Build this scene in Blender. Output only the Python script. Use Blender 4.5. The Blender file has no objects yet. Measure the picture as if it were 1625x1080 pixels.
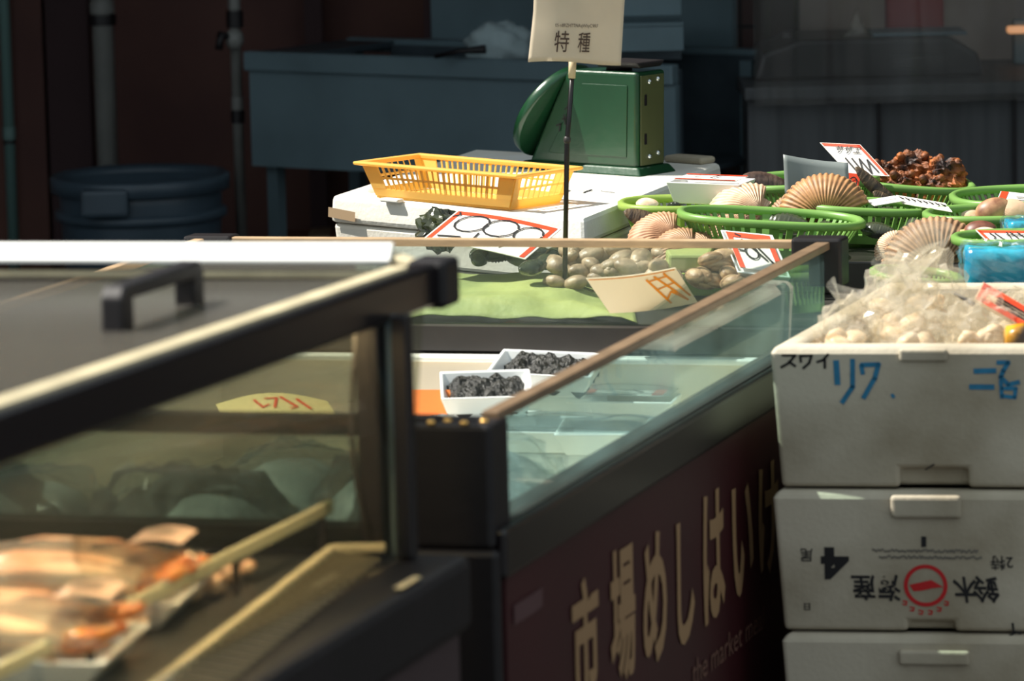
import bpy, bmesh, math, random
from mathutils import Vector as V, Matrix, noise
R = math.radians
random.seed(7)
sc = bpy.context.scene
COL = sc.collection

# ---------------------------------------------------------------- camera
FPX, PITCH, ROLL = 6500.0, math.atan(990/6500.0), R(1.3)
EYE = V((0, 0, 1.6))
_f = V((0, math.cos(PITCH), -math.sin(PITCH)))
_u0 = V((0, math.sin(PITCH), math.cos(PITCH)))
_r0 = V((1, 0, 0))
CR = _r0*math.cos(ROLL) - _u0*math.sin(ROLL)
CU = _u0*math.cos(ROLL) + _r0*math.sin(ROLL)
cam_data = bpy.data.cameras.new('camera')
cam = bpy.data.objects.new('camera', cam_data)
COL.objects.link(cam)
m = Matrix((CR, CU, -_f)).transposed().to_4x4()
m.translation = EYE
cam.matrix_world = m
cam_data.sensor_width = 36.0
cam_data.lens = 36.0*FPX/1625.0
cam_data.clip_end = 100
cam_data.dof.use_dof = True
cam_data.dof.focus_distance = 6.35
cam_data.dof.aperture_fstop = 7.0
sc.camera = cam

# ---------------------------------------------------------------- light
sc.view_settings.view_transform = 'Standard'
sc.view_settings.look = 'None'
sc.view_settings.gamma = 1
sc.view_settings.use_curve_mapping = False
sc.view_settings.exposure = 0.0
world = bpy.data.worlds.new('sky')
sc.world = world
world.use_nodes = True
wb = world.node_tree.nodes['Background']
wb.inputs[0].default_value = (0.82, 0.94, 1.0, 1)
wb.inputs[1].default_value = 0.62
SUN = V((-0.60, 0.10, 0.80)).normalized()
sd = bpy.data.lights.new('sun', 'SUN')
sd.energy = 8.5
sd.color = (1.0, 0.95, 0.86)
sd.angle = R(0.8)
so = bpy.data.objects.new('sun', sd)
COL.objects.link(so)
so.rotation_euler = SUN.to_track_quat('Z', 'Y').to_euler()
so.location = (-4, -1, 8)

# ---------------------------------------------------------------- rays
def ray(px, py):
    return _f*FPX + CR*(px-812.5) - CU*(py-540.0)
def at(px, py, z):
    d = ray(px, py); return EYE + d*((z-EYE.z)/d.z)
def aty(px, py, y):
    d = ray(px, py); return EYE + d*(y/d.y)
def onplane(px, py, p0, n):
    d = ray(px, py); return EYE + d*((p0-EYE).dot(n)/d.dot(n))
def mid(a, b, t=0.5): return a + (b-a)*t
def zz(p, z): return V((p.x, p.y, z))
Z = V((0, 0, 1))

# ---------------------------------------------------------------- materials
def lin(c):
    return tuple(((x/255)/12.92 if x/255 <= 0.04045 else ((x/255+0.055)/1.055)**2.4) for x in c)
def mat(name, rgb, rough=0.5, metal=0.0, vary=0.0, vscale=12.0, bump=0.0, bscale=60.0, rgb2=None, sss=0.0,
        trans=0.0, coat=0.0, stretch=None, spec=0.5):
    mt = bpy.data.materials.new(name); mt.use_nodes = True
    nt = mt.node_tree; b = nt.nodes['Principled BSDF']
    c = (*lin(rgb), 1)
    b.inputs['Base Color'].default_value = c
    b.inputs['Roughness'].default_value = rough
    b.inputs['Metallic'].default_value = metal
    b.inputs['Specular IOR Level'].default_value = spec
    if coat: b.inputs['Coat Weight'].default_value = coat; b.inputs['Coat Roughness'].default_value = 0.08
    if sss:
        b.inputs['Subsurface Weight'].default_value = sss
        b.inputs['Subsurface Radius'].default_value = (0.02, 0.02, 0.02)
        b.inputs['Subsurface Scale'].default_value = 0.3
    tc = nt.nodes.new('ShaderNodeTexCoord'); src = tc.outputs['Object']
    if stretch:
        mp = nt.nodes.new('ShaderNodeMapping'); mp.inputs['Scale'].default_value = stretch
        nt.links.new(src, mp.inputs[0]); src = mp.outputs[0]
    if vary or rgb2:
        n = nt.nodes.new('ShaderNodeTexNoise'); n.inputs['Scale'].default_value = vscale; n.inputs['Detail'].default_value = 6
        nt.links.new(src, n.inputs['Vector'])
        rp = nt.nodes.new('ShaderNodeValToRGB')
        rp.color_ramp.elements[0].position = 0.36; rp.color_ramp.elements[1].position = 0.64
        if rgb2: c2 = (*lin(rgb2), 1)
        else: c2 = tuple(x*(1-vary) for x in c[:3]) + (1,)
        rp.color_ramp.elements[0].color = c2; rp.color_ramp.elements[1].color = c
        nt.links.new(n.outputs['Fac'], rp.inputs[0]); nt.links.new(rp.outputs[0], b.inputs['Base Color'])
    if bump:
        n2 = nt.nodes.new('ShaderNodeTexNoise'); n2.inputs['Scale'].default_value = bscale; n2.inputs['Detail'].default_value = 5
        nt.links.new(src, n2.inputs['Vector'])
        bp = nt.nodes.new('ShaderNodeBump'); bp.inputs['Strength'].default_value = bump; bp.inputs['Distance'].default_value = 0.01
        nt.links.new(n2.outputs['Fac'], bp.inputs['Height']); nt.links.new(bp.outputs[0], b.inputs['Normal'])
    if trans:   # light passing through a thin sheet
        tr = nt.nodes.new('ShaderNodeBsdfTranslucent'); tr.inputs[0].default_value = c
        mx = nt.nodes.new('ShaderNodeMixShader'); mx.inputs[0].default_value = trans
        out = nt.nodes['Material Output']
        nt.links.new(b.outputs[0], mx.inputs[1]); nt.links.new(tr.outputs[0], mx.inputs[2]); nt.links.new(mx.outputs[0], out.inputs[0])
    return mt
def glass(name, tint=(235, 245, 240), haze=0.1, hazecol=(170, 190, 190), gloss_rough=0.03, patch=0.0, pscale=6.0, fres=1.45, edge=0.85):
    """thin clear sheet: see-through, mirror at grazing, a diffuse veil for condensation and painted reflection"""
    mt = bpy.data.materials.new(name); mt.use_nodes = True
    nt = mt.node_tree; nt.nodes.remove(nt.nodes['Principled BSDF']); out = nt.nodes['Material Output']
    t = nt.nodes.new('ShaderNodeBsdfTransparent'); t.inputs[0].default_value = (*lin(tint), 1)
    g = nt.nodes.new('ShaderNodeBsdfGlossy'); g.inputs['Roughness'].default_value = gloss_rough
    lw = nt.nodes.new('ShaderNodeLayerWeight'); lw.inputs[0].default_value = 0.5
    pw = nt.nodes.new('ShaderNodeMath'); pw.operation = 'POWER'; pw.inputs[1].default_value = 5.0; nt.links.new(lw.outputs['Facing'], pw.inputs[0])
    f = nt.nodes.new('ShaderNodeMath'); f.operation = 'MULTIPLY_ADD'; f.inputs[1].default_value = edge; f.inputs[2].default_value = ((fres-1)/(fres+1))**2
    nt.links.new(pw.outputs[0], f.inputs[0])
    m1 = nt.nodes.new('ShaderNodeMixShader')
    nt.links.new(f.outputs[0], m1.inputs[0]); nt.links.new(t.outputs[0], m1.inputs[1]); nt.links.new(g.outputs[0], m1.inputs[2])
    d = nt.nodes.new('ShaderNodeBsdfDiffuse'); d.inputs[0].default_value = (*lin(hazecol), 1)
    tl = nt.nodes.new('ShaderNodeBsdfTranslucent'); tl.inputs[0].default_value = (*lin(hazecol), 1)
    md = nt.nodes.new('ShaderNodeMixShader'); md.inputs[0].default_value = 0.5
    nt.links.new(d.outputs[0], md.inputs[1]); nt.links.new(tl.outputs[0], md.inputs[2])
    m2 = nt.nodes.new('ShaderNodeMixShader'); m2.inputs[0].default_value = haze
    nt.links.new(m1.outputs[0], m2.inputs[1]); nt.links.new(md.outputs[0], m2.inputs[2])
    if patch:
        tc = nt.nodes.new('ShaderNodeTexCoord'); n = nt.nodes.new('ShaderNodeTexNoise')
        n.inputs['Scale'].default_value = pscale; n.inputs['Detail'].default_value = 4
        nt.links.new(tc.outputs['Object'], n.inputs['Vector'])
        mr = nt.nodes.new('ShaderNodeMapRange')
        mr.inputs['From Min'].default_value = 0.35; mr.inputs['From Max'].default_value = 0.7
        mr.inputs['To Min'].default_value = haze; mr.inputs['To Max'].default_value = haze+patch
        nt.links.new(n.outputs['Fac'], mr.inputs[0]); nt.links.new(mr.outputs[0], m2.inputs[0])
    nt.links.new(m2.outputs[0], out.inputs[0])
    return mt
def shellmat(name, c1, c2, ribs=34, rough=0.55, rings=60.0, spots=0.5):
    """scallop: rays from the umbo, growth rings across them, blotches"""
    mt = bpy.data.materials.new(name); mt.use_nodes = True
    nt = mt.node_tree; b = nt.nodes['Principled BSDF']; b.inputs['Roughness'].default_value = rough
    L = nt.links.new
    tc = nt.nodes.new('ShaderNodeTexCoord'); sx = nt.nodes.new('ShaderNodeSeparateXYZ'); L(tc.outputs['Object'], sx.inputs[0])
    an = nt.nodes.new('ShaderNodeMath'); an.operation = 'ARCTAN2'; L(sx.outputs[0], an.inputs[0]); L(sx.outputs[1], an.inputs[1])
    mu = nt.nodes.new('ShaderNodeMath'); mu.operation = 'MULTIPLY'; mu.inputs[1].default_value = ribs; L(an.outputs[0], mu.inputs[0])
    co = nt.nodes.new('ShaderNodeMath'); co.operation = 'COSINE'; L(mu.outputs[0], co.inputs[0])
    ln = nt.nodes.new('ShaderNodeVectorMath'); ln.operation = 'LENGTH'; L(tc.outputs['Object'], ln.inputs[0])
    m2 = nt.nodes.new('ShaderNodeMath'); m2.operation = 'MULTIPLY'; m2.inputs[1].default_value = rings*8; L(ln.outputs['Value'], m2.inputs[0])
    s2 = nt.nodes.new('ShaderNodeMath'); s2.operation = 'SINE'; L(m2.outputs[0], s2.inputs[0])
    no = nt.nodes.new('ShaderNodeTexNoise'); no.inputs['Scale'].default_value = 45; no.inputs['Detail'].default_value = 7; L(tc.outputs['Object'], no.inputs['Vector'])
    a = nt.nodes.new('ShaderNodeMath'); a.operation = 'MULTIPLY_ADD'; a.inputs[1].default_value = 0.13; a.inputs[2].default_value = 0.36; L(co.outputs[0], a.inputs[0])
    a2 = nt.nodes.new('ShaderNodeMath'); a2.operation = 'MULTIPLY_ADD'; a2.inputs[1].default_value = 0.05; L(s2.outputs[0], a2.inputs[0]); L(a.outputs[0], a2.inputs[2])
    a3 = nt.nodes.new('ShaderNodeMath'); a3.operation = 'MULTIPLY_ADD'; a3.inputs[1].default_value = spots; L(no.outputs['Fac'], a3.inputs[0]); L(a2.outputs[0], a3.inputs[2])
    rp = nt.nodes.new('ShaderNodeValToRGB')
    rp.color_ramp.elements[0].position = 0.25; rp.color_ramp.elements[0].color = (*lin(c2), 1)
    rp.color_ramp.elements[1].position = 0.85; rp.color_ramp.elements[1].color = (*lin(c1), 1)
    L(a3.outputs[0], rp.inputs[0]); L(rp.outputs[0], b.inputs['Base Color'])
    bp = nt.nodes.new('ShaderNodeBump'); bp.inputs['Strength'].default_value = 0.35; bp.inputs['Distance'].default_value = 0.004
    L(no.outputs['Fac'], bp.inputs['Height']); L(bp.outputs[0], b.inputs['Normal'])
    return mt

M = {}
M['black'] = mat('black plastic', (20, 14, 17), 0.5, vary=0.3, bump=0.05)
M['blackgloss'] = mat('black enamel', (18, 12, 15), 0.3, spec=0.6)
M['darkgrey'] = mat('dark grey metal', (58, 54, 52), 0.45, vary=0.25)
M['wood'] = mat('beige rail', (190, 160, 125), 0.5, vary=0.18, vscale=30, stretch=(1, 1, 6))
M['brownrail'] = mat('brown rail', (136, 112, 88), 0.38, vary=0.25, vscale=25)
M['maroon'] = mat('maroon panel', (60, 14, 20), 0.5, vary=0.2, vscale=5)
M['cream'] = mat('cream lettering', (158, 124, 88), 0.6)
M['creamdim'] = mat('brown small lettering', (112, 78, 66), 0.6)
M['white'] = mat('white liner', (232, 222, 205), 0.45, vary=0.08, vscale=6)
M['whitegloss'] = mat('white enamel bar', (250, 250, 246), 0.3)
M['foam'] = mat('styrofoam', (226, 220, 206), 0.8, bump=0.08, bscale=160, rgb2=(222, 216, 200), vscale=7)
M['foamold'] = mat('stained styrofoam', (200, 190, 170), 0.8, bump=0.09, bscale=150, rgb2=(158, 146, 124), vscale=5.5)
M['foamtop'] = mat('dirty styrofoam', (240, 240, 234), 0.8, bump=0.10, bscale=150, rgb2=(226, 220, 206), vscale=5)
M['tray'] = mat('white foam tray', (244, 246, 244), 0.35, coat=0.3)
M['paper'] = mat('cream paper', (226, 212, 188), 0.85, vary=0.1, vscale=14, trans=0.25)
M['card'] = mat('white card', (245, 240, 232), 0.55, trans=0.1)
M['cardback'] = mat('grey card back', (140, 148, 146), 0.4, trans=0.2)
M['red'] = mat('orange red print', (226, 66, 22), 0.55)
M['orange'] = mat('orange print', (238, 148, 34), 0.55)
M['ink'] = mat('black ink', (22, 20, 22), 0.6)
M['inkbrown'] = mat('brown ink', (72, 52, 40), 0.7)
M['blueink'] = mat('blue marker', (44, 128, 168), 0.7, vary=0.25, vscale=60)
M['redink'] = mat('red stamp', (196, 28, 32), 0.7)
M['inkfaint'] = mat('faded print', (112, 106, 96), 0.8)
M['yellow'] = mat('yellow plastic', (255, 222, 128), 0.4, trans=0.5)
M['green'] = mat('green plastic', (132, 178, 92), 0.38, trans=0.2, vary=0.1, vscale=8)
M['greenpale'] = mat('pale green plastic', (176, 204, 104), 0.4, trans=0.4)
M['scale'] = mat('green enamel', (24, 66, 40), 0.3, vary=0.2, vscale=9, bump=0.05, coat=0.35)
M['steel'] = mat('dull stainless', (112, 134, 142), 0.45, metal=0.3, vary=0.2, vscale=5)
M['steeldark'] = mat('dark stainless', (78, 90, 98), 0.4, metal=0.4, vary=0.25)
M['screw'] = mat('bright screw', (215, 220, 220), 0.2, metal=1.0)
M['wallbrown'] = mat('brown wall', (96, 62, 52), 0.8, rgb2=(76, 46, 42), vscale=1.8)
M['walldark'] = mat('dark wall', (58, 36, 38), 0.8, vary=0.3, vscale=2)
M['pipe'] = mat('grey pipe', (130, 130, 126), 0.5, vary=0.2)
M['pipegreen'] = mat('green grey pipe', (92, 120, 116), 0.5)
M['bin'] = mat('blue grey plastic bin', (66, 82, 94), 0.42, vary=0.25, vscale=5)
M['tape'] = mat('brown tape', (170, 145, 115), 0.35)
M['glassB'] = glass('case glass', (244, 249, 246), 0.05, (190, 205, 200), patch=0.10)
M['glassfog'] = glass('fogged case glass', (226, 242, 238), 0.03, (176, 204, 204), patch=0.13, pscale=5.5)
M['glassA'] = glass('front case glass', (228, 230, 222), 0.03, (150, 150, 140))
M['glasslid'] = glass('lid with grey sheen', (190, 188, 182), 0.26, (150, 146, 138), 0.2, edge=0.22)  # grey haze stands in for the ceiling and sky mirrored in the lid
M['wrap'] = glass('cling film', (242, 246, 246), 0.06, (225, 230, 230), 0.07, fres=1.6)
M['bag'] = glass('plastic bag film', (250, 248, 242), 0.10, (250, 244, 230), 0.10, patch=0.22, pscale=30, fres=1.5)
M['clear'] = glass('clear film', (250, 252, 252), 0.02, (230, 240, 245), gloss_rough=0.16, fres=1.75)
M['clam'] = mat('clam shell', (206, 172, 132), 0.45, rgb2=(150, 116, 84), vscale=70, stretch=(1, 1, 3), bump=0.15, bscale=150)
M['clamgrey'] = mat('grey clam shell', (184, 160, 130), 0.42, rgb2=(140, 118, 94), vscale=60, bump=0.15, bscale=150)
M['clamwhite'] = mat('white clam shell', (248, 232, 210), 0.4, rgb2=(222, 186, 146), vscale=38, stretch=(1, 1, 2), bump=0.1)
M['mussel'] = mat('black mussel shell', (40, 42, 38), 0.25, rgb2=(66, 72, 50), vscale=25, coat=0.4)
M['penshell'] = mat('brown pen shell', (112, 92, 68), 0.5, rgb2=(54, 42, 34), vscale=50, stretch=(4, 1, 1), bump=0.25, bscale=90)
M['squirt'] = mat('brown sea squirt', (196, 112, 52), 0.6, rgb2=(40, 22, 18), vscale=26, bump=0.7, bscale=60)
M['meat'] = mat('orange shellfish meat', (240, 150, 50), 0.3, rgb2=(246, 204, 150), vscale=40, coat=0.4)
M['seaweed'] = mat('dark seaweed', (44, 44, 38), 0.4, rgb2=(22, 24, 22), vscale=60, bump=0.8, bscale=120)
M['blue'] = mat('blue plastic pack', (0, 130, 172), 0.22, rgb2=(46, 176, 204), vscale=14, coat=0.5, bump=0.15, bscale=45)
M['greenmat'] = mat('pale green cloth', (182, 190, 116), 0.6, rgb2=(150, 164, 104), vscale=6, bump=0.3, bscale=40, trans=0.15)
M['crab'] = mat('crab leg', (255, 216, 178), 0.3, rgb2=(238, 166, 122), vscale=16, coat=0.4)
M['crabtip'] = mat('orange crab joint', (236, 152, 62), 0.3, rgb2=(200, 96, 40), vscale=40, coat=0.4)
M['pink'] = mat('pink pack paper', (232, 196, 178), 0.6)
M['cloth'] = mat('pale cloth', (168, 186, 190), 0.85, vary=0.2, vscale=15, bump=0.3, bscale=60)
M['tile'] = None
M['counter'] = mat('dull grey counter', (86, 88, 90), 0.55, vary=0.3, vscale=3, stretch=(14, 1, 1), bump=0.1)
M['tabletop'] = mat('wet table top', (64, 62, 58), 0.35, vary=0.3)
M['floor'] = mat('wet concrete floor', (42, 38, 36), 0.5, vary=0.3, vscale=3, bump=0.2)
M['ceil'] = mat('awning sheet', (90, 84, 80), 0.8)
M['card_box'] = mat('brown cardboard', (120, 74, 48), 0.8)
M['deck'] = mat('dark case deck', (60, 60, 58), 0.4, vary=0.25)
M['tan'] = mat('tan trim', (222, 208, 172), 0.4, vary=0.25, vscale=20)
M['slat'] = mat('olive grey slat', (128, 120, 98), 0.4)
M['olive'] = mat('pale price strip', (214, 208, 172), 0.35)

# ---------------------------------------------------------------- mesh builder
class MB:
    def __init__(s): s.v = []; s.f = []
    def add(s, vs, fs):
        o = len(s.v); s.v += [V(p) for p in vs]; s.f += [[i+o for i in f] for f in fs]; return s
    def hexa(s, b, t):           # 4 bottom + 4 top corners
        return s.add(list(b)+list(t), [[3,2,1,0],[4,5,6,7],[0,1,5,4],[1,2,6,5],[2,3,7,6],[3,0,4,7]])
    def prism(s, poly, off):     # polygon extruded by a vector
        n = len(poly); vs = [V(p) for p in poly]+[V(p)+off for p in poly]
        return s.add(vs, [list(range(n))[::-1], list(range(n, 2*n))]+[[i, (i+1)%n, n+(i+1)%n, n+i] for i in range(n)])
    def column(s, poly, z0, z1): # xy footprint between two heights
        return s.prism([V((p[0], p[1], z0)) for p in poly], V((0, 0, z1-z0)))
    def box(s, c, sz, rz=0.0, M3=None):
        rot = M3 if M3 is not None else Matrix.Rotation(rz, 3, 'Z')
        c = V(c); h = V(sz)*0.5; q = []
        for z in (-1, 1):
            for x, y in ((-1,-1),(1,-1),(1,1),(-1,1)): q.append(c+rot@V((x*h.x, y*h.y, z*h.z)))
        return s.hexa(q[:4], q[4:])
    def bar(s, a, b, w, h, up=Z):  # rectangular bar from a to b
        a = V(a); b = V(b); d = (b-a).normalized(); sd_ = d.cross(up).normalized(); u = sd_.cross(d).normalized()
        q = []
        for p in (a, b):
            q.append([p-sd_*w/2-u*h/2, p+sd_*w/2-u*h/2, p+sd_*w/2+u*h/2, p-sd_*w/2+u*h/2])
        return s.hexa(q[0], q[1])
    def tube(s, path, r, n=10, closed=False, flat=1.0, cap=True):
        path = [V(p) for p in path]; m_ = len(path); vs = []; fs = []
        rr = r if isinstance(r, (list, tuple)) else [r]*m_
        prev = None
        for i, p in enumerate(path):
            if closed: t = path[(i+1) % m_]-path[i-1]
            else: t = path[min(i+1, m_-1)]-path[max(i-1, 0)]
            t.normalize()
            if prev is None:
                ref = Z if abs(t.z) < 0.9 else V((1, 0, 0))
                a = t.cross(ref).normalized()
            else:
                a = (prev-t*prev.dot(t)).normalized()
            prev = a; b = t.cross(a)
            for k in range(n):
                an = 2*math.pi*k/n
                vs.append(p+a*math.cos(an)*rr[i]+b*math.sin(an)*rr[i]*flat)
        for i in range(m_ if closed else m_-1):
            j = (i+1) % m_
            for k in range(n): fs.append([i*n+k, i*n+(k+1)%n, j*n+(k+1)%n, j*n+k])
        if not closed and cap: fs.append(list(range(n))[::-1]); fs.append([(m_-1)*n+k for k in range(n)])
        return s.add(vs, fs)
    def lathe(s, prof, c, n=32, sx=1.0, sy=1.0):
        c = V(c); vs = []; fs = []; m_ = len(prof)
        for r, z in prof:
            for k in range(n):
                a = 2*math.pi*k/n; vs.append(c+V((r*sx*math.cos(a), r*sy*math.sin(a), z)))
        for i in range(m_-1):
            for k in range(n): fs.append([i*n+k, i*n+(k+1)%n, (i+1)*n+(k+1)%n, (i+1)*n+k])
        if tuple(prof[0]) == tuple(prof[-1]): return s.add(vs, fs)
        if prof[0][0] > 1e-6: fs.append(list(range(n))[::-1])
        if prof[-1][0] > 1e-6: fs.append([(m_-1)*n+k for k in range(n)])
        return s.add(vs, fs)
    def blob(s, c, r, n=14, m_=10, fn=None, M3=None):   # ellipsoid, optional radial function of the unit direction
        c = V(c); r = V(r); vs = []; fs = []
        rot = M3 if M3 is not None else Matrix.Identity(3)
        for i in range(m_+1):
            ph = math.pi*i/m_
            for k in range(n):
                a = 2*math.pi*k/n; d = V((math.sin(ph)*math.cos(a), math.sin(ph)*math.sin(a), math.cos(ph)))
                q = 1.0 if fn is None else fn(d)
                vs.append(c+rot@V((d.x*r.x*q, d.y*r.y*q, d.z*r.z*q)))
        for i in range(m_):
            for k in range(n): fs.append([i*n+k, i*n+(k+1)%n, (i+1)*n+(k+1)%n, (i+1)*n+k])
        return s.add(vs, fs)
    def grid(s, fn, nu, nv, thick=None):   # surface fn(u,v), optionally with a back side at offset vector
        vs = [V(fn(i/nu, j/nv)) for j in range(nv+1) for i in range(nu+1)]
        w = nu+1
        fs = [[j*w+i, j*w+i+1, (j+1)*w+i+1, (j+1)*w+i] for j in range(nv) for i in range(nu)]
        if thick is not None:
            n = len(vs); vs += [p+V(thick) for p in vs]
            fs += [[a+n for a in f][::-1] for f in fs]
            edge = [i for i in range(w)]+[j*w+nu for j in range(1, nv+1)]+[nv*w+i for i in range(nu-1, -1, -1)]+[j*w for j in range(nv-1, 0, -1)]
            for a, b in zip(edge, edge[1:]+edge[:1]): fs.append([b, a, a+n, b+n])
        return s.add(vs, fs)
    def build(s, name, material, parent=None, loc=None, smooth=False, bevel=0.0, bseg=2, sub=0, weld=True):
        o0 = V(parent.location) if (parent is not None and loc is None) else V(loc if loc is not None else (0, 0, 0))
        if parent is not None and loc is None and parent.parent is not None: o0 = parent.parent.location + o0
        me = bpy.data.meshes.new(name)
        me.from_pydata([p-o0 for p in s.v], [], s.f)
        bm = bmesh.new(); bm.from_mesh(me)
        if weld: bmesh.ops.remove_doubles(bm, verts=bm.verts, dist=1e-5)
        bmesh.ops.recalc_face_normals(bm, faces=bm.faces)
        bm.to_mesh(me); bm.free()
        ob = bpy.data.objects.new(name, me)
        COL.objects.link(ob)
        if parent is not None: ob.parent = parent
        else: ob.location = o0
        me.materials.append(material)
        if smooth:
            for p in me.polygons: p.use_smooth = True
        if bevel:
            bv = ob.modifiers.new('bevel', 'BEVEL'); bv.width = bevel; bv.segments = bseg; bv.limit_method = 'ANGLE'; bv.angle_limit = R(35)
        if sub:
            sm = ob.modifiers.new('sub', 'SUBSURF'); sm.levels = sub; sm.render_levels = sub
        return ob
def tag(o, label=None, cat=None, group=None, kind=None):
    if label: o['label'] = label
    if cat: o['category'] = cat
    if group: o['group'] = group
    if kind: o['kind'] = kind
    return o
def thing(name, loc, label, cat, group=None):
    o = bpy.data.objects.new(name, None); COL.objects.link(o); o.location = loc; o.empty_display_size = 0.05
    return tag(o, label, cat, group)
def copy_tree(o, parent=None):
    c = o.copy(); COL.objects.link(c)
    if parent is not None: c.parent = parent
    for ch in list(o.children): copy_tree(ch, c)
    return c
def base_of(pts):
    c = V((0, 0, 0))
    for p in pts: c += V(p)
    c /= len(pts); c.z = min(V(p).z for p in pts); return c
def basis(x, y, z): return Matrix((x, y, z)).transposed()

# ---------------------------------------------------------------- writing on surfaces
class Face:
    """a flat face: corner o, u to the right, v downwards (full extents)"""
    def __init__(s, o, u, v):
        s.o, s.u, s.v = V(o), V(u), V(v); s.n = s.v.cross(s.u).normalized()
    def p(s, a, b, off=0.0): return s.o+s.u*a+s.v*b+s.n*off
def strokes(face, lines, w, name, material, parent, off=0.0012, top=False, **k):
    """marker strokes as thin ribbons; lines in face fractions, w in metres"""
    mb = MB()
    for ln_ in lines:
        ww = w
        if isinstance(ln_, tuple): ln_, ww = ln_
        pts = [face.p(a, b, off) for a, b in ln_]
        n = len(pts)
        for i in range(n-1):
            d = (pts[i+1]-pts[i])
            if d.length < 1e-6: continue
            d.normalize(); s_ = d.cross(face.n)*ww/2
            a = pts[i]-d*ww*0.35; b = pts[i+1]+d*ww*0.35
            mb.add([a-s_, b-s_, b+s_, a+s_], [[0, 1, 2, 3]])
    return mb.build(name, material, parent, weld=False)
def lettering(face, items, name, material, parent, off=0.0012, bold=0.0, shear=0.0):
    """items: (text, a, b, width, height, rot) centred at face fraction a,b; width and height in metres"""
    mb = MB()
    ux = face.u.normalized(); uy = -(face.v-ux*face.v.dot(ux)).normalized()
    for it in items:
        txt, a, b, w, h = it[:5]; rot = it[5] if len(it) > 5 else 0.0
        cu = bpy.data.curves.new('txt', 'FONT'); cu.body = txt; cu.size = 1.0; cu.offset = bold; cu.shear = shear; cu.resolution_u = 3
        ob = bpy.data.objects.new('txt', cu); COL.objects.link(ob)
        dg = bpy.context.evaluated_depsgraph_get(); dg.update()
        me = bpy.data.meshes.new_from_object(ob.evaluated_get(dg))
        if len(me.vertices):
            xs = [v.co.x for v in me.vertices]; ys = [v.co.y for v in me.vertices]
            cx, cy = (min(xs)+max(xs))/2, (min(ys)+max(ys))/2
            sx = w/max(1e-6, max(xs)-min(xs)); sy = h/max(1e-6, max(ys)-min(ys))
            if w <= 0: sx = sy
            c, s_ = math.cos(rot), math.sin(rot)
            o = face.p(a, b, off); vs = []
            for v in me.vertices:
                x, y = (v.co.x-cx)*sx, (v.co.y-cy)*sy
                x, y = x*c-y*s_, x*s_+y*c
                vs.append(o+ux*x+uy*y)
            mb.add(vs, [list(p.vertices) for p in me.polygons])
        bpy.data.objects.remove(ob); bpy.data.curves.remove(cu); bpy.data.meshes.remove(me)
    return mb.build(name, material, parent, weld=False)
# ================================================================ setting
def struct(name, mb, material, **k):
    return tag(mb.build(name, material, None, **k), kind='structure')
struct('floor', MB().box((0, 2, -0.05), (26, 24, 0.1)), M['floor'])
WY = 10.0
struct('wall_back', MB().box((-0.2, WY+0.06, 1.5), (9, 0.12, 3.0)), M['wallbrown'])
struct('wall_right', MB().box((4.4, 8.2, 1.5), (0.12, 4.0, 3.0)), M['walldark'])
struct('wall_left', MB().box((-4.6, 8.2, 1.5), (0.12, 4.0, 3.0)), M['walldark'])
struct('ceiling', MB().box((0, 8.65, 2.68), (9, 3.1, 0.08)), M['ceil'])
# upright strips of the back wall
def strip(name, x0, x1, y, material, d=0.06):
    a = aty(x0, 200, y); b = aty(x1, 200, y)
    return struct(name, MB().box(((a.x+b.x)/2, y+d/2, 1.3), (b.x-a.x, d, 2.6)), material)
strip('trim_1', 30, 72, 9.92, M['wallbrown'])
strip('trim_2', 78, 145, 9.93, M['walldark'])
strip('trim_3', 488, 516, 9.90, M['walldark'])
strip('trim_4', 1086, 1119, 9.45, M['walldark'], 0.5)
# tiled pier
tm = bpy.data.materials.new('brown tiles'); tm.use_nodes = True
_n = tm.node_tree; _b = _n.nodes['Principled BSDF']; _b.inputs['Roughness'].default_value = 0.5
_tc = _n.nodes.new('ShaderNodeTexCoord'); _mp = _n.nodes.new('ShaderNodeMapping'); _mp.inputs['Rotation'].default_value = (R(90), 0, 0)
_br = _n.nodes.new('ShaderNodeTexBrick'); _br.offset = 0.0
_br.inputs['Color1'].default_value = (*lin((92, 66, 62)), 1); _br.inputs['Color2'].default_value = (*lin((78, 54, 52)), 1); _br.inputs['Mortar'].default_value = (*lin((26, 16, 18)), 1)
_br.inputs['Scale'].default_value = 1.0; _br.inputs['Brick Width'].default_value = 0.045; _br.inputs['Row Height'].default_value = 0.068; _br.inputs['Mortar Size'].default_value = 0.004
_n.links.new(_tc.outputs['Object'], _mp.inputs[0]); _n.links.new(_mp.outputs[0], _br.inputs['Vector']); _n.links.new(_br.outputs[0], _b.inputs['Base Color'])
M['tile'] = tm
strip('trim_5', 1117, 1200, 9.40, M['tile'], 0.5)
struct('trim_6', MB().box((1.72, 9.7, 1.5), (2.05, 0.1, 3.0)), mat('grey brown wall', (190, 172, 158), 0.7, rgb2=(140, 122, 112), vscale=2.5))

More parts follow.
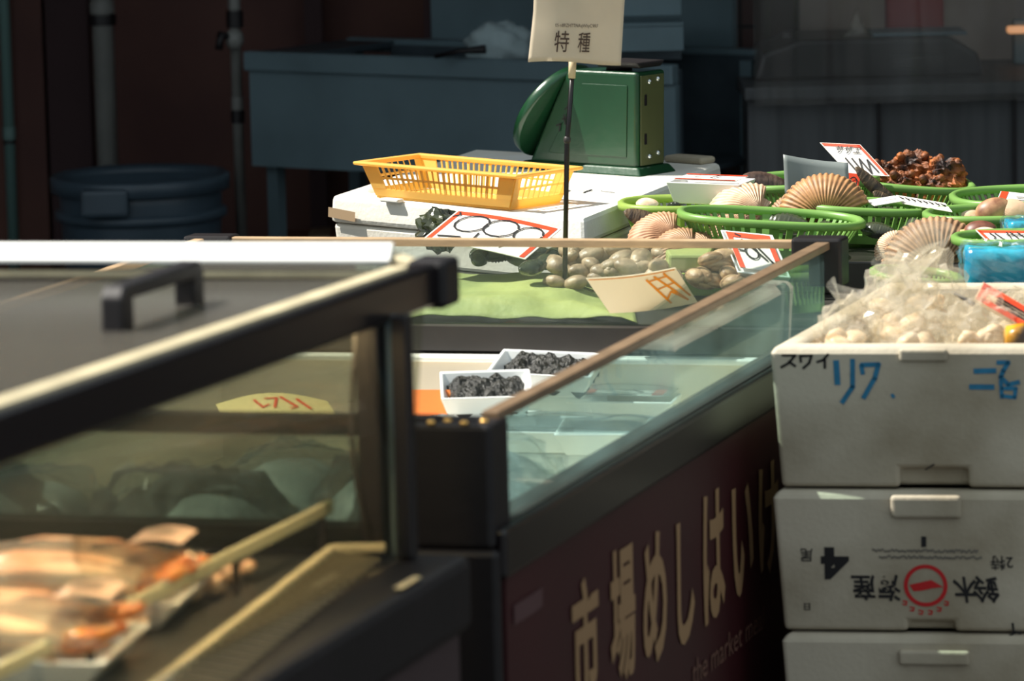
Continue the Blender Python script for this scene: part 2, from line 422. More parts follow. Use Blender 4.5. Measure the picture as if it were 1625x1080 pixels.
# ---------------------------------------------------------------- pipes on the back wall
def pipe(px, w, y, label, material, bands=(), kind='drain_pipe', group=None):
    c = aty(px, 200, y); r = w*y/6500/2
    t = thing(kind, (c.x, y, 0), label, 'pipe', group)
    MB().tube([(c.x, y, 0), (c.x, y, 2.62)], r, 16).build('pipe', material, t, smooth=True)
    for (py, h, wr) in bands:
        q = aty(px, py, y)
        MB().lathe([(r*wr, -h*y/13000), (r*wr, h*y/13000)], (c.x, y, q.z), 20).build('bracket', M['black'], t)
        MB().lathe([(r*1.16, 0), (r*1.16, 0.028)], (c.x, y, q.z+h*y/13000+0.004), 20).build('coupling', material, t)
    return t
pipe(14, 18, 9.80, 'thin green grey pipe at the far left of the brown wall', M['pipegreen'], [(225, 5, 1.15)])
pipe(169, 34, 9.80, 'thick grey drain pipe rising behind the blue grey bin', M['pipe'], [(31, 16, 1.3)])
t = pipe(378, 17, 9.45, 'narrow grey pipe with a tap beside the steel sink', M['pipe'], [(185, 20, 1.3), (30, 26, 1.6)])
q = aty(372, 62, 9.40)
MB().blob(q, (0.022, 0.022, 0.026), 12, 8).build('valve', M['pipe'], t, smooth=True)
MB().tube([q+V((0.0, 0, 0.0)), q+V((-0.03, -0.02, 0.012)), q+V((-0.034, -0.03, -0.02))], 0.010, 8).build('tap_handle', M['black'], [c_ for c_ in t.children if c_.name.startswith('valve')][0], smooth=True)

# ---------------------------------------------------------------- bin
c = at(222, 279, 0.60); rb = 0.196
t = thing('waste_bin', (c.x, c.y, 0), 'round blue grey plastic bin standing before the brown wall', 'bin')
MB().lathe([(rb*0.78, 0.0), (rb*0.93, 0.55), (rb*0.93, 0.59), (rb*0.90, 0.59), (rb*0.75, 0.02)], (c.x, c.y, 0), 40).build('body', M['bin'], t, smooth=True)
MB().lathe([(rb*0.93, 0.565), (rb*1.02, 0.57), (rb*1.03, 0.60), (rb*0.99, 0.607), (rb*0.92, 0.595), (rb*0.93, 0.565)], (c.x, c.y, 0), 40).build('rim', M['bin'], t, smooth=True)
MB().lathe([(rb*0.90, 0.50), (rb*0.985, 0.51), (rb*0.985, 0.525), (rb*0.91, 0.53)], (c.x, c.y, 0), 40).build('lip', M['bin'], t, smooth=True)
h = aty(167, 322, c.y-rb*0.95)
MB().box((h.x, c.y-rb*0.955, h.z), (0.105, 0.05, 0.062)).build('handle', M['bin'], t, bevel=0.01)

# ---------------------------------------------------------------- sink
FLs, FRs = at(385, 83, 0.86), at(1066, 105, 0.86)
e = (FRs-FLs).normalized(); g = V((-e.y, e.x, 0)); dep = 0.44
BLs, BRs = FLs+g*dep, FRs+g*dep
t = thing('sink', zz((FLs+BRs)/2, 0), 'wide dull stainless steel sink against the back wall', 'sink')
def sbox(a0, a1, b0, b1, z0, z1):    # along the front, into the depth
    p = [FLs+e*a0+g*b0, FLs+e*a1+g*b0, FLs+e*a1+g*b1, FLs+e*a0+g*b1]
    return MB().column(p, z0, z1)
Ls = (FRs-FLs).length
sbox(0, Ls, 0, 0.03, 0.818, 0.862).build('front_rim', M['steel'], t, bevel=0.004)
sbox(0, Ls, dep-0.04, dep, 0.83, 0.862).build('back_rim', M['steel'], t, bevel=0.004)
sbox(0, 0.14, 0.03, dep-0.04, 0.845, 0.858).build('drainer', M['steeldark'], t)
sbox(0.006, Ls, 0.014, 0.03, 0.60, 0.818).build('apron', M['steel'], t)
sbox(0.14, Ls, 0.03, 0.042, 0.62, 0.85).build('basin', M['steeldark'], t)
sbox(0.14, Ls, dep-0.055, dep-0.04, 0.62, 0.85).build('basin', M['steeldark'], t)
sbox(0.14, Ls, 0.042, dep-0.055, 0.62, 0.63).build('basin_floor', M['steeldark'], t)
for a, b in ((0.02, 0.05), (Ls-0.05, 0.05), (0.02, dep-0.07), (Ls-0.05, dep-0.07)):
    sbox(a, a+0.03, b, b+0.03, 0.0, 0.62 if b < 0.1 else 0.84).build('leg', M['steel'], t)
# splashback panel standing on the wall side of the sink
a = (aty(516, 40, 9.6).x - FLs.x)/e.x
tb = thing('splashback', FLs+e*0.6+g*(dep+0.02), 'tall grey steel splashback rising behind the sink', 'panel')
sbox(a, Ls-0.11, dep+0.005, dep+0.025, 0.862, 1.75).build('panel', M['steel'], tb)
sbox(a-0.012, a+0.004, dep+0.0, dep+0.03, 0.862, 1.75).build('edge', M['walldark'], tb)
# steel cabinet hanging above the right end of the sink
p0 = aty(985, 30, FRs.y+0.12); p1 = aty(1084, 30, FRs.y+0.12)
tc_ = thing('steel_shelf', V((p0.x, FRs.y+0.12, 0.9)), 'folded steel shelf unit at the right end of the sink', 'shelf')
zA, zB, zC = aty(1040, 40, FRs.y+0.12).z, aty(1040, 78, FRs.y+0.12).z, aty(1040, 29, FRs.y+0.12).z
x0, x1, yy = p0.x-0.06, p1.x, FRs.y+0.12
MB().box(((x0+x1)/2, yy+0.10, zC+0.25), (x1-x0, 0.02, 0.50)).build('upper_panel', M['steel'], tc_)
MB().box(((x0+x1)/2, yy+0.06, zA+0.001), (x1-x0, 0.10, 0.006)).build('ledge', M['steel'], tc_)
MB().box(((x0+x1)/2, yy+0.01, (zA+zB)/2-0.004), (x1-x0, 0.008, zA-zB)).build('tray_front', M['steel'], tc_)
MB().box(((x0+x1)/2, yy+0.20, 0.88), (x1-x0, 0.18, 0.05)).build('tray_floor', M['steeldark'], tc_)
# cloth and ladle on the sink
c = at(793, 92, 0.862)
tag(MB().blob(c+V((0, 0.06, 0.02)), (0.072, 0.05, 0.052), 36, 22, lambda d: 1+0.28*noise.noise(d*2.2+V((4, 0, 0)))+0.16*abs(noise.noise(d*6)), None).build('cleaning_cloth', M['cloth'], None, loc=c, smooth=True), 'pale crumpled cloth draped on the sink rim', 'cloth')
a, b = at(690, 90, 0.868), at(770, 78, 0.885)
tag(MB().tube([a, mid(a, b)+V((0, 0, .004)), b], [0.005, 0.006, 0.010], 8).build('ladle', M['black'], None, loc=a, smooth=True), 'dark handle lying across the sink rim beside the cloth', 'ladle')
c = aty(505, 352, 9.55); c.z = 0.40
t = thing('cardboard_box', zz(c, 0), 'brown cardboard box in the dark under the sink', 'box')
MB().box((c.x, c.y+0.08, 0.2), (0.24, 0.16, 0.4)).build('carton', M['card_box'], t)
MB().box((c.x, c.y+0.08, 0.402), (0.05, 0.162, 0.003)).build('tape', M['tape'], t)

# ---------------------------------------------------------------- right background: grey counter, machine, curtain
Yc = 8.75
L0, L1 = aty(1180, 135, Yc), aty(1760, 135, Yc)
zt = aty(1400, 132, Yc).z
t = thing('steel_counter', V(((L0.x+L1.x)/2, Yc+0.25, 0)), 'long dull grey counter behind the green baskets', 'counter')
MB().box(((L0.x+L1.x)/2, Yc+0.27, (zt-0.03)/2), (L1.x-L0.x-0.02, 0.50, zt-0.03)).build('body', M['counter'], t)
MB().box(((L0.x+L1.x)/2, Yc+0.25, zt-0.015), (L1.x-L0.x, 0.56, 0.03)).build('worktop', M['counter'], t, bevel=0.006)
for x in (1395, 1610):
    s_ = aty(x, 200, Yc+0.015)
    MB().box((s_.x, Yc+0.015, zt/2), (0.008, 0.012, zt-0.08)).build('seam', M['black'], t)
c = aty(1365, 100, Yc+0.2)
t = thing('black_machine', V((c.x, Yc+0.25, zt)), 'low black rounded machine standing on the grey counter', 'machine')
MB().prism([V((c.x-0.24, Yc+0.1, zt)), V((c.x+0.26, Yc+0.1, zt)), V((c.x+0.25, Yc+0.1, zt+0.05)), V((c.x+0.18, Yc+0.1, zt+0.088)), V((c.x-0.14, Yc+0.1, zt+0.088)), V((c.x-0.22, Yc+0.1, zt+0.06))], V((0, 0.3, 0))).build('housing', M['blackgloss'], t, bevel=0.01)
MB().box((c.x+0.12, Yc+0.095, zt+0.035), (0.12, 0.012, 0.03)).build('control_panel', M['darkgrey'], t, bevel=0.003)
for k in (-0.16, -0.02): MB().lathe([(0.014, 0), (0.012, 0.012)], (c.x+k, Yc+0.2, zt+0.087), 14).build('knob', M['darkgrey'], t)
c = aty(1460, 45, Yc+0.35)
t = thing('red_crate', V((c.x, Yc+0.46, zt)), 'dull red crate behind the black machine', 'crate')
MB().box((c.x, Yc+0.475, zt+0.09), (0.13, 0.05, 0.18)).build('crate_body', mat('dull red plastic', (150, 40, 40), 0.5), t, bevel=0.01)
MB().box((c.x, Yc+0.475, zt+0.185), (0.14, 0.056, 0.012)).build('crate_rim', mat('dull red rim', (160, 50, 46), 0.5), t, bevel=0.004)
# crumpled sheet of white plastic on the machine
c = aty(1363, 74, Yc+0.13)
def tent(u, v):
    x = (u-0.5)*0.075; w_ = 1-abs(u-0.5)*2
    return V((c.x+x*(1-v*0.6)+0.006*noise.noise(V((u*6, v*6, 0))), Yc+0.16+0.02*v, zt+0.088+0.068*v*w_**0.6))
o = tag(MB().grid(tent, 14, 10, (0, 0.012, 0)).build('plastic_sheet', M['bag'], None, loc=(c.x, Yc+0.16, zt+0.088), smooth=True), 'peaked scrap of pale plastic standing on the black machine', 'plastic')
a, b = aty(1385, 70, Yc+0.13), aty(1535, 80, Yc+0.13)
tag(MB().box(((a.x+b.x)/2, Yc+0.2, zt+0.093), (b.x-a.x, 0.14, 0.008)).build('plastic_tray', M['steel'], None, loc=(a.x, Yc+0.2, zt+0.088), bevel=0.002), 'flat pale tray lying on top of the black machine', 'tray')
# hanging clear curtain in front
xa, xb = aty(1196, 60, 8.6).x, aty(1750, 60, 8.6).x
zc = aty(1300, 128, 8.6).z
def curt(u, v):
    x = xa+(xb-xa)*u
    return V((x, 8.6+0.018*math.sin(u*31)*(0.5+v)+0.012*noise.noise(V((u*14, v*3, 0))), zc-0.05+(2.62-zc)*v))
tag(MB().grid(curt, 90, 14).build('clear_curtain', glass('vinyl curtain', (228, 230, 230), 0.10, (196, 196, 192), 0.12, patch=0.16, pscale=4), None, loc=(xa, 8.6, zc), smooth=True), 'hanging clear vinyl curtain above the grey counter', 'curtain')
c = aty(1640, 47, Yc+0.35)
t = thing('lamp', V((c.x, Yc+0.36, zt)), 'small glowing orange lamp at the right edge behind the counter', 'lamp')
le = bpy.data.materials.new('lamp glow'); le.use_nodes = True
le.node_tree.nodes['Principled BSDF'].inputs['Emission Color'].default_value = (1.0, 0.42, 0.14, 1)
le.node_tree.nodes['Principled BSDF'].inputs['Emission Strength'].default_value = 0.9
MB().box((c.x, Yc+0.36, c.z), (0.115, 0.03, 0.016)).build('tube', le, t, bevel=0.005)
MB().box((c.x+0.01, Yc+0.40, (zt+c.z+0.02)/2), (0.10, 0.03, c.z+0.02-zt)).build('stand', M['steel'], t, bevel=0.004)
# ================================================================ right hand freezer case
FR, NR, FL = at(1325, 386, 0.86), at(778, 668, 0.86), at(318, 380, 0.86)
es = (FR-NR); LS = es.length; es.normalize()           # along the side, near to far
ef = (FL-FR); LF = ef.length; ef.normalize()           # along the far edge, right to left
ZR, ZS = 0.86, 0.742
def B(a, b, z): return V((NR.x, NR.y, 0))+ef*a+es*b+V((0, 0, z))
def bcol(a0, a1, b0, b1, z0, z1): return MB().column([B(a0, b0, 0), B(a1, b0, 0), B(a1, b1, 0), B(a0, b1, 0)], z0, z1)
cb = B(LF/2, LS/2, 0)
t = thing('freezer_case', cb, 'dark glass walled freezer case with cream lettering on its maroon side', 'freezer')
W = LF; D = LS
bcol(-0.006, 0.02, 0.02, D, 0.05, 0.69).build('side_panel', M['maroon'], t)
bcol(0.02, W, 0.0, 0.02, 0.05, 0.70).build('end_panel', M['black'], t)
bcol(0.02, W, D-0.02, D, 0.05, 0.70).build('end_panel', M['black'], t)
bcol(W-0.02, W, 0.02, D-0.02, 0.05, 0.70).build('side_panel', M['black'], t)
bcol(0.03, W-0.03, 0.03, D-0.03, 0.0, 0.05).build('plinth', M['black'], t)
bcol(-0.014, 0.0, 0.0, D, 0.688, ZS).build('side_trim', M['blackgloss'], t, bevel=0.005)
bcol(0.0, 0.035, 0.0, D, ZS-0.035, ZS).build('sill', M['darkgrey'], t)
bcol(W-0.035, W, 0.0, D, ZS-0.035, ZS).build('sill', M['darkgrey'], t)
bcol(0.035, W-0.035, 0.0, 0.035, ZS-0.035, ZS).build('sill', M['darkgrey'], t)
bcol(0.035, W-0.035, D-0.035, D, ZS-0.035, ZS).build('sill', M['darkgrey'], t)
zl = ZS-0.036; zf = 0.55
bcol(0.02, 0.045, 0.02, D-0.02, zf, zl).build('liner_wall', M['white'], t)
bcol(W-0.045, W-0.02, 0.02, D-0.02, zf, zl).build('liner_wall', M['white'], t)
bcol(0.045, W-0.045, 0.02, 0.045, zf, zl).build('liner_wall', M['white'], t)
bcol(0.045, W-0.045, D-0.052, D-0.02, zf, zl-0.004).build('liner_wall', M['white'], t)
bcol(0.045, W-0.045, D-0.06, D-0.036, zl-0.012, zl-0.003).build('liner_lip', M['whitegloss'], t, bevel=0.003)
bcol(0.02, W-0.02, 0.02, D-0.02, zf-0.02, zf).build('liner_floor', M['white'], t)
g_ = 0.006
bcol(0.008, 0.008+g_, 0.03, D-0.03, ZS, ZR-0.006).build('glass_pane', M['glassfog'], t)
bcol(0.03, W-0.03, D-0.014, D-0.014+g_, ZS, ZR-0.006).build('glass_pane', M['glassB'], t)
bcol(0.03, W-0.03, 0.008, 0.008+g_, ZS, ZR-0.006).build('glass_pane', M['glassB'], t)
bcol(W-0.014, W-0.008, 0.03, D-0.03, ZS, ZR-0.006).build('glass_pane', M['glassB'], t)
MB().bar(B(0.010, 0.03, ZR), B(0.010, D-0.01, ZR), 0.020, 0.011).build('rail', M['brownrail'], t, bevel=0.002)
MB().bar(B(0.03, D-0.011, ZR), B(W-0.03, D-0.011, ZR), 0.016, 0.0115).build('rail', M['wood'], t, bevel=0.002)
MB().bar(B(0.06, 0.012, ZR-0.008), B(W-0.03, 0.012, ZR-0.008), 0.024, 0.022).build('rail', M['black'], t, bevel=0.003)
MB().bar(B(W-0.011, 0.05, ZR), B(W-0.011, D-0.03, ZR), 0.016, 0.011).build('rail', M['wood'], t, bevel=0.002)
bcol(-0.016, 0.055, D-0.03, D+0.016, ZR-0.058, ZR+0.010).build('corner_cap', M['black'], t, bevel=0.004)
bcol(W-0.055, W+0.016, D-0.026, D+0.014, ZR-0.03, ZR+0.008).build('corner_cap', M['black'], t, bevel=0.004)
bcol(-0.004, 0.085, -0.012, 0.05, ZS-0.02, ZR-0.002).build('corner_post', M['black'], t, bevel=0.006)
bcol(-0.010, 0.095, -0.018, 0.0, 0.05, ZS-0.02).build('corner_post', M['black'], t, bevel=0.006)
bcol(W-0.05, W+0.006, -0.012, 0.03, ZS-0.02, ZR+0.006).build('corner_post', M['black'], t, bevel=0.006)
cpost = [c_ for c_ in t.children if c_.name.startswith('corner_post')][0]
for k, a_ in enumerate((0.062, 0.048, 0.026, 0.008)):  # added shiny beads imitating warm lamp highlights on the post
    MB().blob(B(a_, -0.008+0.012*(k % 2), ZR-0.001), (0.005, 0.005, 0.003), 10, 8).build('glint_bead', mat('brass rivet', (240, 190, 110), 0.25, metal=0.8), cpost, smooth=True)
# small dark clip on the glass
c = onplane(1282, 468, B(0, 0, 0), V((ef.x, ef.y, 0)))
MB().box(c+ef*-0.006, (0.016, 0.026, 0.018), math.atan2(es.y, es.x)+R(90)).build('clip', M['black'], t)
# lettering on the maroon side
side = Face(B(-0.0065, 0, 0.69), es*D, V((0, 0, -0.64)))
def onside(px, py):
    q = onplane(px, py, side.o, side.n); d = q-side.o
    return d.dot(es)/D, -d.z/0.64
items = []
for ch, x, yt, yb in (('市', 926, 915, 1120), ('場', 985, 866, 1085), ('め', 1036, 845, 1055), ('し', 1085, 823, 1022), ('は', 1130, 778, 985), ('い', 1176, 766, 944), ('け', 1217, 735, 912)):
    a0, b0 = onside(x, yt); a1, b1 = onside(x, yb)
    items.append((ch, a0, (b0+b1)/2, {'し': 0.075, 'い': 0.10}.get(ch, 0.098), abs(b1-b0)*0.64))
lettering(side, items, 'lettering', M['cream'], t, off=0.0015, bold=0.028)
a0, b0 = onside(1092, 1062); a1, b1 = onside(1206, 992)
lettering(side, [('the market meal', (a0+a1)/2+0.01, (b0+b1)/2, (a1-a0)*D, 0.032)], 'small_lettering', M['creamdim'], t, off=0.0015)
a0, b0 = onside(842, 958)
strokes(side, [[(a0-0.035, b0), (a0+0.02, b0)]], 0.022, 'worn_label', mat('dull label', (86, 58, 60), 0.5), t)

# ---------------------------------------------------------------- goods inside the freezer case
def foam_tray(name, a, b, z, w, d, h, label, cat, rz=0.0, tilt=None, flare=0.82, loc=None, group=None, material=None):
    """open tray; returns root, and a Face for what lies on it. a,b = case coordinates of its centre"""
    c = loc if loc is not None else B(a, b, z)
    t_ = thing(name, c, label, cat, group)
    ax = V((math.cos(rz), math.sin(rz), 0)); ay = V((-math.sin(rz), math.cos(rz), 0)); az = Z
    if tilt is not None:
        q_ = tilt.to_matrix() if hasattr(tilt, 'to_matrix') else tilt
        ax, ay, az = q_@ax, q_@ay, q_@az
    def ring(k, zz_): return [c+ax*w/2*k*sx+ay*d/2*k*sy+az*zz_ for sx, sy in ((-1,-1),(1,-1),(1,1),(-1,1))]
    o0, o1, i1, i0 = ring(flare, 0), ring(1, h), ring(0.93, h), ring(flare*0.93, h*0.25)
    mb = MB(); mb.v = o0+o1+i1+i0
    for r0, r1 in ((0, 4), (4, 8), (8, 12)):
        for k in range(4): mb.f.append([r0+k, r0+(k+1)%4, r1+(k+1)%4, r1+k])
    mb.f.append([3, 2, 1, 0]); mb.f.append([12, 13, 14, 15])
    mb.build('tray', material or M['tray'], t_, bevel=0.004)
    fc = Face(c-ax*w*0.47+ay*d*0.47+az*h, ax*w*0.94, -ay*d*0.94)
    return t_, fc
def film(fc, root, z=0.002, material=None, bulge=0.006):
    def fn(u, v): return fc.p(u, v, z+bulge*math.sin(math.pi*u)*math.sin(math.pi*v)+0.0015*noise.noise(V((u*9, v*9, 2))))
    return MB().grid(fn, 14, 10, fc.n*0.0006).build('cling_film', material or M['wrap'], root, smooth=True)
def price_card(o, u, v, name, label, cat='price card', style=0, bend=0.0, thick=0.0012, border=M['red'], ink=M['ink'], texts=(), lines=(), w=0.003, group=None, backing=M['card'], bars='tlr', bw=0.09):
    """a card with a coloured border and brushed writing"""
    fc = Face(o, u, v); cc = fc.p(0.5, 0.5)
    t_ = thing(name, fc.p(0.5, 1.0), label, cat, group)
    def off(a): return bend*math.sin(math.pi*a)
    class Bent(Face):
        def p(s, a, b, off_=0.0): return s.o+s.u*a+s.v*b+s.n*(off_+bend*math.sin(math.pi*a))
    bf = Bent(o, u, v)
    MB().grid(lambda a, b: bf.p(a, b, -thick), 10, 3, fc.n*thick).build('card', backing, t_, smooth=False)
    m_ = 0.02
    h_ = bw*u.length/v.length
    def band(a0, a1, b0, b1):
        return MB().grid(lambda a, b: bf.p(a0+(a1-a0)*a, b0+(b1-b0)*b, 0.0007), 8, 2)
    for ch in bars:
        q_ = {'t': (m_, 1-m_, m_, m_+h_*1.3), 'b': (m_, 1-m_, 1-m_-h_, 1-m_), 'l': (m_, m_+bw, m_, 1-m_), 'r': (1-m_-bw, 1-m_, m_, 1-m_)}[ch]
        band(*q_).build('border', border, t_)
    if lines: strokes(bf, lines, w, 'brush_strokes', ink, t_, off=0.0016)
    if texts: lettering(bf, texts, 'writing', ink, t_, off=0.0018, bold=0.01)
    return t_
def loop(cx, cy, rx, ry, n=14, a0=0.3, a1=6.4, tail=True):
    pts = [(cx+rx*math.cos(a0+(a1-a0)*k/n), cy-ry*math.sin(a0+(a1-a0)*k/n)) for k in range(n+1)]
    return pts
axs = math.atan2(-ef.y, -ef.x)          # heading of the case's cross direction
ux, uy = -ef, es                        # right, away
# large foam box holding loose packs in the near half
def foam_open(name, c, w, d, h, label, th=0.022, material=None, rz=axs):
    t_ = thing(name, c, label, 'box')
    X = V((math.cos(rz), math.sin(rz), 0)); Y = V((-math.sin(rz), math.cos(rz), 0))
    P4 = lambda k0, k1: [c+X*w*sx*k0+Y*d*sy*k1 for sx, sy in ((-.5,-.5),(.5,-.5),(.5,.5),(-.5,.5))]
    o_ = P4(1, 1); i_ = P4(1-2*th/w, 1-2*th/d)
    mb = MB(); mb.v = [p.copy() for p in o_]+[p+Z*h for p in o_]+[p+Z*h for p in i_]+[p+Z*th for p in i_]
    for r0, r1 in ((0, 4), (4, 8), (8, 12)):
        for k in range(4): mb.f.append([r0+k, r0+(k+1)%4, r1+(k+1)%4, r1+k])
    mb.f += [[3, 2, 1, 0], [12, 13, 14, 15]]
    mb.build('foam_shell', material or M['foam'], t_, bevel=0.005)
    return t_
ZF = zf+0.001
# packs lying in it
def wrapped_pack(name, c, w, d, h, label, core, rz=axs, group=None, lump=0.5, seed=0):
    t_ = thing(name, c, label, 'pack', group)
    X = V((math.cos(rz), math.sin(rz), 0)); Y = V((-math.sin(rz), math.cos(rz), 0)); M3 = basis(X, Y, Z)
    def fn(dd):
        q_ = max(abs(dd.x), abs(dd.y))
        return (1.0/max(0.6, q_*0.55+0.45))*(1+0.10*lump*noise.noise(dd*3+V((seed, 0, 0))))
    MB().blob(c+Z*h*0.48, (w*0.40, d*0.40, h*0.42), 20, 12, fn, M3).build('contents', core, t_, smooth=True)
    def fn2(dd):
        q_ = max(abs(dd.x), abs(dd.y))
        return (1.0/max(0.6, q_*0.6+0.4))*(1+0.18*noise.noise(dd*4.2+V((seed, 5, 0)))+0.10*abs(noise.noise(dd*10))+0.05*noise.noise(dd*24))
    MB().blob(c+Z*h*0.5, (w*0.46, d*0.46, h*0.5), 46, 28, fn2, M3).build('wrapper', M['wrap'], t_, smooth=False)
    return t_
frost = mat('frosted grey fish', (150, 158, 156), 0.5, rgb2=(104, 112, 112), vscale=18, bump=0.2)
wrapped_pack('frozen_pack', B(0.150, 0.46, ZF), 0.19, 0.24, 0.13, 'grey frozen pack against the fogged side glass', frost, seed=3)
wrapped_pack('frozen_pack', B(0.160, 0.20, ZF), 0.20, 0.24, 0.15, 'grey frozen pack nearest the freezer corner post', frost, seed=4)
packs = [(0.28, 0.79, 0.11, 'grey plastic wrapped pack in front of the smaller seaweed tray'),
         (0.52, 0.76, 0.10, 'grey plastic wrapped pack in the middle, farther from the front glass'),
         (0.40, 0.21, 0.15, 'grey plastic wrapped pack behind the front case glass, rightmost'),
         (0.30, 0.50, 0.13, 'grey plastic wrapped pack behind the corner post, next to the fogged glass pack'),
         (0.70, 0.22, 0.15, 'grey plastic wrapped pack at the left end of the freezer'),
         (0.56, 0.46, 0.12, 'dark plastic wrapped pack in the middle of the freezer, nearer the front glass'),
         (0.76, 0.52, 0.11, 'plastic wrapped pack by the left wall of the freezer')]
for k, (a, b, h, lb) in enumerate(packs):
    wrapped_pack('frozen_pack', B(a, b, ZF), 0.22, 0.24, h, lb, frost if k != 5 else M['seaweed'], seed=10+k)
# trays of dark seaweed further in
def seaweed_tray(c, w, d, label, rz, seed):
    t_, fc = foam_tray('seaweed_tray', 0, 0, 0, w, d, 0.034, label, 'tray', rz=rz, loc=c, tilt=Matrix.Rotation(0.14, 3, 'X'))
    def fn(u, v):
        e_ = min(u, 1-u, v, 1-v)*6
        return fc.p(0.04+0.92*u, 0.04+0.92*v, -0.016+0.016*min(1, e_)+0.010*noise.noise(V((u*7, v*7, seed)))+0.004*noise.noise(V((u*22, v*22, seed))))
    MB().grid(fn, 30, 22, -fc.n*0.012).build('seaweed', M['seaweed'], t_)
    return t_
def onz(px, py, z):
    q_ = at(px, py, z)-V((NR.x, NR.y, 0)); q_.z = 0
    det = ef.x*es.y-ef.y*es.x
    return (q_.x*es.y-q_.y*es.x)/det, (ef.x*q_.y-ef.y*q_.x)/det
def rest(name, a, b, w, d, h, label):     # an upturned plain tray other goods rest on
    t_ = thing(name, B(a, b, ZF), label, 'tray')
    X, Y = ux, uy
    o_ = [B(a, b, ZF)+X*w*sx+Y*d*sy for sx, sy in ((-.5,-.5),(.5,-.5),(.5,.5),(-.5,.5))]
    MB().hexa(o_, [p+Z*h+(B(a, b, ZF)-p)*0.08 for p in o_]).build('upturned_tray', M['tray'], t_, bevel=0.006)
    return t_
sA = at(868, 612, 0.676); a, b = onz(868, 606, 0.67)
rest('support_tray', a, b, 0.17, 0.11, 0.105, 'white upturned tray beneath the far seaweed tray')
seaweed_tray(sA, 0.150, 0.115, 'white tray of dark seaweed nearest the far freezer wall', axs, 1)
sB = at(772, 646, 0.672); a2, b2 = onz(772, 640, 0.665)
rest('support_tray', a2, b2, 0.14, 0.11, 0.10, 'white upturned tray beneath the smaller seaweed tray')
seaweed_tray(sB, 0.125, 0.125, 'smaller white tray of dark seaweed left of the slanting rail', axs+0.25, 2)
# labelled white tray
a, b = onz(1003, 618, 0.652)
rest('support_tray', a, b+0.01, 0.20, 0.20, 0.05, 'white upturned tray beneath the labelled tray')
t, fc = foam_tray('labelled_tray', a, b, ZF+0.051, 0.155, 0.21, 0.050, 'white foam tray with a red edged label inside the freezer', 'tray', rz=axs)
LB = Face(fc.p(0.10, 0.10, 0.004), fc.u*0.8, fc.v*0.8)
MB().grid(lambda u, v: LB.p(u, v), 4, 4, fc.n*0.0012).build('label_card', M['card'], t)
for q0, q1 in ((0.0, 0.14), (0.86, 1.0)):
    MB().grid(lambda u, v: LB.p(q0+(q1-q0)*u, v, 0.0022), 2, 2).build('label_edge', M['red'], t)
strokes(LB, [[(0.25, 0.25), (0.4, 0.4), (0.5, 0.3), (0.7, 0.42)], [(0.22, 0.5), (0.4, 0.62), (0.55, 0.5), (0.78, 0.66)], [(0.25, 0.8), (0.45, 0.86), (0.6, 0.76), (0.74, 0.88)]], 0.004, 'brush_strokes', M['ink'], t, off=0.003)
film(fc, t, 0.008)
# flat pale packs in front of it
for k, (px, py, w, d, lb) in enumerate(((880, 668, 0.26, 0.13, 'flat clear wrapped pack under the slanting rail'), (985, 672, 0.17, 0.12, 'flat clear wrapped pack in front of the labelled tray'))):
    a, b = onz(px, py, 0.66)
    t_, fc = foam_tray('flat_tray', a, b, ZF+0.075, w, d, 0.03, lb, 'tray', rz=axs+0.1*k)
    film(fc, t_, 0.003, bulge=0.012)
    rest('support_tray', a, b, w*0.8, d*0.85, 0.074, 'white upturned tray beneath a flat pack' + (' by the glass' if k else ' by the corner post'))
# orange card, leaning on the seaweed trays; yellow card lying on packs
c = at(682, 660, 0.665)
price_card(c+V((-0.034, 0.02, 0.034)), V((0.062, -0.01, 0)), V((0.006, -0.02, -0.036)), 'orange_card', 'plain orange card standing in the freezer beside the glass post', border=M['red'], backing=mat('orange card', (250, 150, 70), 0.5, trans=0.3), bars='')
c = at(425, 662, 0.685)
price_card(c+V((-0.07, 0.02, 0.016)), V((0.15, -0.02, 0.004)), V((0.02, -0.09, -0.012)), 'yellowed_card', 'yellowed price card with orange brush marks behind the front case glass', bend=0.014, backing=mat('yellowed card', (226, 208, 150), 0.6), bars='', ink=M['red'], w=0.004,
           lines=[[(0.42, 0.3), (0.52, 0.3), (0.46, 0.75)], [(0.56, 0.25), (0.66, 0.7), (0.60, 0.8)], [(0.70, 0.3), (0.78, 0.7)], [(0.32, 0.3), (0.36, 0.7), (0.42, 0.6)]])
c = at(697, 668, 0.69)
t_, fc = foam_tray('small_pack', 0, 0, 0, 0.085, 0.11, 0.022, 'small film covered tray beside the freezer corner post', 'tray', rz=axs, loc=c+V((0, 0, -0.03)))
film(fc, t_, 0.002, bulge=0.014)
c2 = zz(c, ZF); tag(MB().box((c.x, c.y, (ZF+c.z-0.032)/2), (0.08, 0.10, c.z-0.032-ZF), axs).build('foam_block', M['foam'], None, loc=c2, bevel=0.004), 'white foam block under the small film covered tray', 'block')

# ================================================================ near left display case
CA = at(750, 872, 0.78); CA.z = 0
ZB = 0.78
def A(a, b, z): return CA+ef*a-es*b+V((0, 0, z))    # a to the left, b towards the viewer
def acol(a0, a1, b0, b1, z0, z1): return MB().column([A(a0, b0, 0), A(a1, b0, 0), A(a1, b1, 0), A(a0, b1, 0)], z0, z1)
WA, DA = 0.74, 1.25
t = thing('display_case', A(WA/2, DA/2, 0), 'near black framed glass display case holding crab packs', 'display case')
rf, rn = at(684, 432, 1.04), V((-0.452, 3.0, 1.068))
acol(0.0, WA, 0.0, DA, 0.70, ZB-0.004).build('base_frame', M['black'], t, bevel=0.010)
acol(0.012, WA-0.012, 0.012, DA-0.012, 0.05, 0.70).build('body', mat('dark case body', (64, 50, 52), 0.5), t)
acol(0.03, WA-0.03, 0.03, DA-0.03, 0.0, 0.05).build('plinth', M['black'], t)
